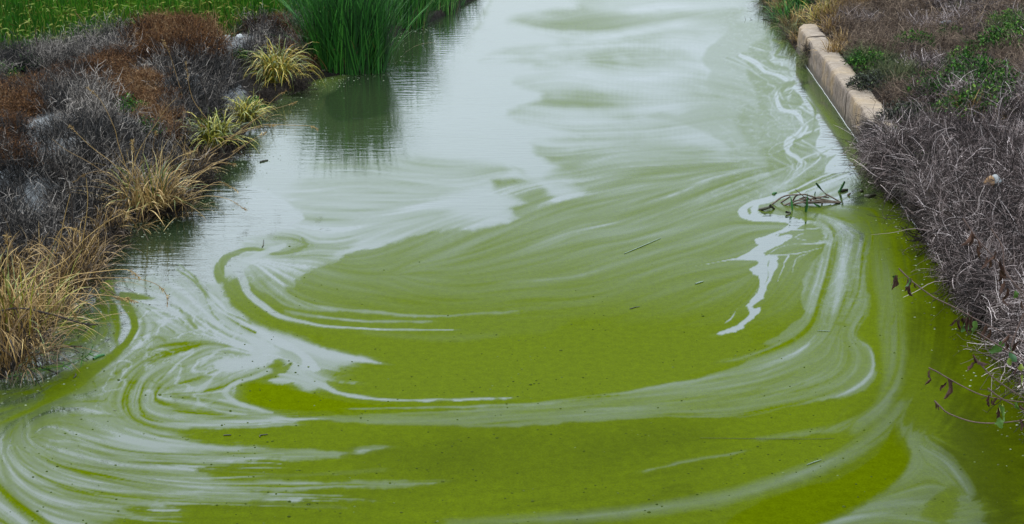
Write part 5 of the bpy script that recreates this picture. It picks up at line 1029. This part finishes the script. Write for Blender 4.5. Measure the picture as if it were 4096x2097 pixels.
single('reed_scrap', [(158, 604, .06), (175, 620, .03), (192, 633, 0)], .03, DKR, 'short dark scrap tilted up beside the left floating scrap', 'debris')
single('reed_scrap', [(280, 656, .03), (308, 664, .01), (284, 684, 0)], .03, DKR, 'small bent dark leaf floating below the reed heap', 'debris')
single('reed_scrap', [(678, 506, 0), (700, 470, .07), (720, 430, .16)], .03, GBL, 'green blade sticking up behind the reed heap near the bank', 'debris')
single('reed_scrap', [(676, 506, 0), (705, 494, .015), (742, 489, .01)], .04, DKR, 'dark floating scrap at the foot of the upright green blade', 'debris')
single('reed_scrap', [(745, 530, 0), (764, 516, .03)], .03, STRAW, 'short brown stub floating right of the reed heap', 'debris')
single('reed_scrap', [(876, 540, .0), (910, 536, .02), (952, 530, 0)], .05, DKR, 'dark curled leaf floating closest to the right bank', 'debris')
single('reed_scrap', [(838, 500, 0), (848, 496, .02), (858, 501, 0)], .04, DKR, 'tiny dark clot floating behind the reed heap', 'debris')
single('reed_scrap', [(496, 522, 0), (500, 505, .04)], .014, GBL, 'tiny green shoot standing behind the reed heap', 'debris')
single('reed_scrap', [(176, 522, .0), (192, 515, .01), (206, 512, 0)], .03, GBL, 'thin green scrap afloat at the upper left of the reed heap', 'debris')
def B_(x, y): return (2048+x/1.102, 900+y/1.102)
def afloat(name, f, pts, w, mat, label, cat='debris', z=.006):
    pl = [Vector(ground(FR[f][0]+a/FR[f][2], FR[f][1]+c/FR[f][2])+(z,)) for a, c in pts]; o0 = pl[0].copy(); pl = [p-o0 for p in pl]
    o = link(name, mesh_np(name, *tube(pl, [w*.35, w*.5, w*.3], 6)[:2], mat, smooth_=True)); o.location = o0; return tag(o, label, cat)
afloat('floating_reed', 'B', [(495, 128), (570, 97), (655, 60)], .011, WRD, 'long pale reed afloat in the middle of the green water')
afloat('floating_reed', 'B', [(808, 262), (843, 251)], .018, WRD, 'short pale reed afloat left of the white streak')
afloat('floating_reed', 'B', [(518, 373), (540, 366), (562, 362)], .009, DKR, 'thin dark reed afloat in the centre green')
afloat('floating_reed', 'B', [(830, 942), (1050, 945), (1300, 947), (1420, 944)], .0035, DKR, 'long straight thin stem afloat in the lower right water')
afloat('floating_reed', 'B', [(1300, 1060), (1335, 1047), (1363, 1038)], .008, WRD, 'small curved pale leaf afloat in the lower right water')
afloat('floating_reed', 'B', [(1345, 468), (1400, 470)], .008, WRD, 'tiny pale stem afloat in the dull film on the right')
afloat('floating_reed', 'A', [(985, 930), (1020, 928)], .011, DKR, 'short dark scrap afloat in the lower left green')
afloat('floating_reed', 'A', [(1146, 938), (1148, 930), (1180, 926)], .011, DKR, 'dark hooked scrap afloat in the lower left green')
afloat('floating_reed', 'E', [(555, 970), (572, 950), (568, 935)], .014, DKR, 'tiny dark hooked twig afloat near the lower left bank')
afloat('floating_leaf', 'E', [(705, 828), (740, 808), (788, 795)], .035, GBL, 'green leaf afloat beside the lower left bank')
afloat('floating_reed', 'G', [(1975, 925), (1985, 905), (1987, 870)], .012, DKR, 'dark twig tip standing from the water at the green lane')
afloat('floating_reed', 'G', [(1960, 282), (1985, 275), (2020, 268)], .03, DKR, 'dark scrap afloat in the pale water past the straw stems')
for i, (p, lab) in enumerate([([(620, 362), (660, 378), (720, 378)], 'pale scrap afloat at the foot of the reeds'), ([(640, 445), (700, 436), (770, 434)], 'pale streak of straw afloat right of the reeds'), ([(620, 520), (680, 516)], 'short pale straw afloat just below the reeds')]):
    ox = [(900+a/1.8845, c/1.8845) for a, c in p]; pl = [Vector(ground(*q)+(.006,)) for q in ox]; o0 = pl[0].copy(); o = link('floating_reed', mesh_np('floating_reed', *tube([q-o0 for q in pl], .012, 5)[:2], WRD)); o.location = o0; tag(o, lab, 'debris')
# branch fallen in the water behind the wall corner
stick('fallen_branch', [F5(300, 125), F5(200, 135), F5(100, 150), F5(30, 160), F5(-30, 158)], ground(*F5(150, 150))[1], .012, DB, 'bare dark branch lying in the water beyond the wall corner', 'branch', 9, 44, 0.)
# clots and bubbles of scum
r = np.random.default_rng(800); n = 5200; px = r.uniform(0, 4096, n); py = r.uniform(900, 2097, n)
cl_ = fbm(px/160, py/70, 810, 3); ux_ = np.clip(((px-0)/4096), 0, 1)
den = np.clip(.18+.9*cl_, .02, 1)*smooth((py-950)/600)*np.where(px > 3300, .35, 1)*np.where(px < 900, .45, 1)*(1+.8*np.exp(-((px-2150)/500)**2-((py-1400)/160)**2))
keep = r.random(n) < den; px, py = px[keep], py[keep]; n = len(px); cx, cy = ground(px, py)
sz = r.uniform(.0025, .008, n)*np.where(r.random(n) < .06, 1.7, 1)
ang = np.linspace(0, 2*math.pi, 7)[:-1]; ring = lambda k, h: np.stack([cx[:, None]+np.cos(ang)*sz[:, None]*k*1.3, cy[:, None]+np.sin(ang)*sz[:, None]*k, np.full((n, 6), 0)+sz[:, None]*h], -1)
V = np.concatenate([ring(1.1, -.1), ring(.8, .55), np.stack([cx, cy, sz*.85], -1)[:, None]], 1); F = []
i0 = (np.arange(n)*13)[:, None]
for k in range(6):
    k2 = (k+1) % 6; F.append(np.concatenate([i0+k, i0+k2, i0+6+k2, i0+6+k], 1)); F.append(np.concatenate([i0+6+k, i0+6+k2, i0+12, i0+12], 1))
F4 = np.concatenate(F[0::2]); F3 = np.concatenate(F[1::2])[:, :3]
F3 = np.concatenate([F3, F3[:, 2:3]], 1)
tri = np.concatenate([F4[:, :3], F4[:, [0, 2, 3]], F3[:, :3]])
CLOT = veg_mat('scum_clot', [(0, (.02, .03, .002)), (.6, (.035, .047, .004)), (1, (.08, .10, .03))], .8, .05, 0)
tag(link('scum_specks', mesh_np('specks', V.reshape(-1, 3), tri, CLOT, rnd=np.repeat(r.random(n)**2, 13), smooth_=True)), 'tiny clots and bubbles of scum on the green water', 'scum', kind='stuff')

# ---------------------------------------------------------------- withered shrub in front, lower right
def c7(x, y): return (3396+x/1.7586, 1000+y/1.7586)
BK = flat_mat('twig_bark', (.075, .045, .035), .7, .35, 40); WL = flat_mat('withered_leaf', (.040, .018, .010), .8, .6, 25); GL = veg_mat('shrub_leaf', [(0, (.02, .065, .012)), (.6, (.07, .13, .02)), (1, (.2, .22, .03))], .5, .35, .9)
root = empty('withered_shrub', (4.2, 7.2, .55)); tag(root, 'thin branches with curled brown and green leaves reaching in from the right', 'shrub'); RO = Vector((4.2, 7.2, .55))
def pr(x, y, d): return ray(*c7(x, y), d)-RO
hub1 = Vector((3.75, 7.5, 1.5))-RO; hub2 = Vector((3.85, 7.6, 2.1))-RO
def br(name, pts, w): return link(name, mesh_np(name, *tube(pts, [w, w*.75, w*.4], 7)[:2], BK, smooth_=True), root)
br('stem', [Vector((0, 0, 0)), Vector((-.1, .1, .5)), hub1], .014); br('stem', [hub1, (hub1+hub2)/2+Vector((.05, 0, 0)), hub2], .012)
D0 = 8.9
brs = {1: [(350, 130), (410, 190), (480, 250), (600, 335), (750, 408), (880, 480), (1000, 540), (1231, 648), (1420, 760)], 2: [(560, 830), (620, 858), (690, 900), (800, 960), (930, 1020), (1100, 1055), (1250, 1072), (1420, 1080)],
       3: [(600, 1060), (640, 1100), (700, 1150), (850, 1205), (1000, 1220), (1150, 1208), (1250, 1190), (1420, 1150)], 4: [(870, 740), (930, 810), (1000, 885), (1100, 960), (1231, 1040), (1420, 1120)], 5: [(975, 972), (1050, 1030), (1150, 1085), (1280, 1130)],
       6: [(1000, -150), (1080, -20), (1100, 150), (1231, 300), (1420, 430)], 7: [(800, -225), (900, -80), (1000, 30), (1110, 160), (1240, 350), (1430, 560)], 8: [(1231, 450), (1160, 620), (1140, 740), (1210, 860), (1300, 940)], 9: [(900, 580), (1050, 670), (1200, 750), (1420, 850)]}
for k, v in brs.items():
    q = [pr(a, c, D0+.12*(k % 3)) for a, c in v]; br('branch', q+([hub2] if k in (1, 6, 7, 8, 9) else [hub1]), .0048)
def leaf(x, y, ln, kind, seed, k=1):
    """curled leaf hanging from the point; ln in frame pixels"""
    r = np.random.default_rng(seed); p = pr(x, y, D0-.02+.05*(seed % 3)); s = ln/1.7586/FPX*D0
    n, m = 8, 5; V = []; cur = r.uniform(-1, 1); tw = r.uniform(-.8, .8); pos = np.array(p); d = unit(np.array([r.uniform(-.5, .5), r.uniform(-.3, .3), -1.]))
    wmax = s*(.20 if kind == 'b' else .30)
    for i in range(n):
        t = i/(n-1); wdt = wmax*math.sin(math.pi*min(1, t*.92+.06))**.8*(1+.3*math.sin(t*17+seed)); side = unit(np.cross(d, [math.sin(tw*t*3+seed), math.cos(tw*t*3+seed), .1])); nn = np.cross(d, side)
        for j in range(m):
            u = (j/(m-1))*2-1; fold = (.9 if kind == 'b' else .25)*abs(u)*wdt; V.append(pos+side*u*wdt*(.65 if kind == 'b' else 1)*(1+.25*math.sin(j*5+i*3+seed))+nn*fold+r.normal(size=3)*wdt*.07)
        pos = pos+d*s/(n-1); d = unit(d+np.array([cur*.16, 0, r.uniform(-.05, .12)])+r.normal(size=3)*.09)
    V = np.array(V); F = grid_faces(n, m); me = mesh_np('leaf', V, F, WL if kind == 'b' else GL, rnd=np.full(len(V), r.random()), smooth_=True)
    o = link('leaf', me, root); o['label'] = 'brown curled leaf' if kind == 'b' else 'green leaf with brown edges'; return o
LV = [(330, 175, 90, 'b'), (345, 180, 120, 'b'), (318, 180, 80, 'g'), (425, 195, 85, 'g'), (410, 205, 90, 'b'), (437, 200, 130, 'b'), (465, 235, 45, 'b'),
      (780, 480, 90, 'b'), (800, 480, 180, 'b'), (830, 470, 120, 'b'), (850, 480, 110, 'g'), (885, 500, 110, 'g'), (870, 470, 90, 'b'), (765, 490, 70, 'b'), (850, 430, 40, 'b'), (960, 530, 110, 'b'), (985, 560, 100, 'b'), (1080, 640, 120, 'g'), (1105, 640, 80, 'b'), (1140, 680, 110, 'g'), (1160, 690, 90, 'g'), (1125, 600, 90, 'b'), (1130, 760, 60, 'g'), (1210, 800, 60, 'g'), (1190, 640, 90, 'b'),
      (880, 735, 130, 'b'), (895, 780, 100, 'b'), (570, 845, 70, 'b'), (575, 900, 70, 'b'), (693, 905, 150, 'b'), (685, 930, 80, 'b'), (990, 1020, 90, 'b'), (1010, 1050, 70, 'b'), (1045, 1040, 80, 'b'), (1060, 1090, 140, 'g'), (1080, 1080, 80, 'g'), (1050, 1180, 80, 'g'), (1055, 1110, 100, 'b'), (1180, 1070, 70, 'g'), (1200, 1090, 60, 'b'), (605, 1070, 60, 'b'), (618, 1080, 50, 'b'), (1200, 1190, 80, 'b'), (1220, 1200, 70, 'b'), (1225, 880, 100, 'g'), (1190, 830, 60, 'b'),
      (975, 50, 100, 'b'), (985, 60, 90, 'b'), (1030, 10, 90, 'b'), (1060, 80, 130, 'b'), (1085, 120, 110, 'b'), (1065, 150, 90, 'b'), (1095, 220, 110, 'b'), (1110, 270, 90, 'b'), (1165, 290, 60, 'g'), (1180, 300, 45, 'g'), (1125, 300, 80, 'b'), (1085, 340, 60, 'b'), (1215, 360, 60, 'b'), (900, -30, 110, 'b'), (905, -60, 80, 'b'), (860, -130, 120, 'b'), (880, -110, 90, 'b')]
for i, (a, c, l, k) in enumerate(LV): leaf(a, c, l, k, 900+i)

# specks of foam and scum gathered along both margins
r = np.random.default_rng(820); n = 1500; k = r.integers(0, len(SHORE)-8, n)+2; t = r.random(n)[:, None]; q = SHORE[k]*(1-t)+SHORE[k+1]*t
dv = unit(SHORE[k+1]-SHORE[k]); nv = np.stack([dv[:, 1], -dv[:, 0]], 1); q = q+nv*np.abs(r.normal(0, .35, n))[:, None]
s2_ = r.uniform(-11, -.5, 700); d2_ = -np.abs(r.normal(0, .22, 700))-.02; q2 = np.stack([W0[0]+WD[0]*s2_+WN[0]*d2_, W0[1]+WD[1]*s2_+WN[1]*d2_], 1); q = np.concatenate([q, q2]); q = q[(shore_dist(q[:, 0], q[:, 1]) < -.01)]; n = len(q)
cx, cy = q[:, 0], q[:, 1]; sz = r.uniform(.003, .010, n); V = np.concatenate([ring(1.1, -.1), ring(.8, .45), np.stack([cx, cy, sz*.7], -1)[:, None]], 1); F = []; i0 = (np.arange(n)*13)[:, None]
for k in range(6):
    k2 = (k+1) % 6; F += [np.concatenate([i0+k, i0+k2, i0+6+k2], 1), np.concatenate([i0+k, i0+6+k2, i0+6+k], 1), np.concatenate([i0+6+k, i0+6+k2, i0+12], 1)]
FOAM = veg_mat('margin_foam', [(0, (.02, .02, .008)), (.6, (.09, .10, .05)), (1, (.26, .27, .2))], .8, .1, 0)
tag(link('margin_specks', mesh_np('specks', V.reshape(-1, 3), np.concatenate(F), FOAM, rnd=np.repeat(r.random(n), 13))), 'small pale and dark specks gathered along both banks', 'scum', kind='stuff')

# ---------------------------------------------------------------- a label of its own for every repeat
ORD = ['', 'second ', 'third ', 'fourth ', 'fifth ', 'sixth ', 'seventh ', 'eighth ', 'ninth ', 'tenth ', 'eleventh ', 'twelfth ', 'thirteenth ', 'fourteenth ', 'fifteenth ', 'sixteenth ', 'seventeenth ', 'eighteenth ', 'nineteenth ', 'twentieth ']+['%s ' % w_ for w_ in ('twenty-first', 'twenty-second', 'twenty-third', 'twenty-fourth', 'twenty-fifth', 'twenty-sixth', 'twenty-seventh', 'twenty-eighth', 'twenty-ninth', 'thirtieth')]
MARKS = [('the golden straw tuft', 600, 800), ('the large yellow sedge', 1110, 320), ('the lowest sedge tuft', 860, 575), ('the big reed clump', 1392, 300), ('the lower corner straw', 60, 1290), ('the tall rusty clump', 690, 200), ('the stones by the field', 890, 160),
         ('the light green sprig', 590, 520), ('the small upper left weed', 60, 250), ('the foam lump', 3975, 742), ('the far wall corner', 3182, 100), ('the bush on the wall', 3465, 340), ('the big green growth', 3900, 340), ('the reed heap', 3240, 810), ('the withered leaf cluster', 3850, 1300),
         ('the right edge rubble', 4040, 500), ('the white scraps', 3600, 170), ('the blue grey lump', 3808, 90), ('the bare wall end', 3560, 520), ('the withered branch tip', 3600, 1080)]
MW = [(n_, *ground(px, py, .4)) for n_, px, py in MARKS]
SHORTS = {'grey dead shrubs matted over the left bank': 'leafless grey shrub', 'thin grey brush at the field edge': 'thin grey brush', 'tall rusty shrubs near the field': 'tall rust brown shrub', 'low rusty scrub on the left bank': 'low rust brown shrub', 'grey shrubs within the rusty scrub': 'grey shrub amid rusty scrub',
          'matted grey dead grass on the right bank': 'matted grey dead grass', 'dead grass fringes hanging over the right wall': 'dead grass fringe on the wall', 'woody brush within the right bank mat': 'woody grey brush', 'green sprigs within the right bank mat': 'green sprig in dead grass', 'dark weeds under the overhang': 'dark weed on the wall face',
          'pinkish dry grass on the upper right bank': 'pinkish tan dry grass', 'pale dry grass on the upper right bank': 'pale grey dry grass', 'olive grass on the upper right bank': 'olive grass clump', 'dark weeds beside the reeds': 'dark purplish weed'}
for o in list(COL.objects):
    if o.get('label') == 'dark purplish dead weed between the salt soil and the reeds': o['group'] = 'dark weeds beside the reeds'
bins = {}
for o in COL.objects:
    g = o.get('group')
    if g not in SHORTS or o.parent: continue
    x, y = o.location.x, o.location.y
    m = min(MW, key=lambda m: math.hypot(m[1]-x, (m[2]-y)*.8)); dx, dy = x-m[1], y-m[2]
    side = ('right of' if dx > 0 else 'left of') if abs(dx) > abs(dy)*.6 else ('behind' if dy > 0 else 'in front of')
    bins.setdefault((g, m[0], side), []).append((math.hypot(dx, dy), o))
for (g, m, side), l in bins.items():
    l.sort(key=lambda t: t[0])
    for k, (_, o) in enumerate(l): o['label'] = '%s, %snearest %s %s' % (SHORTS[g], ORD[min(k, 29)], side, m)
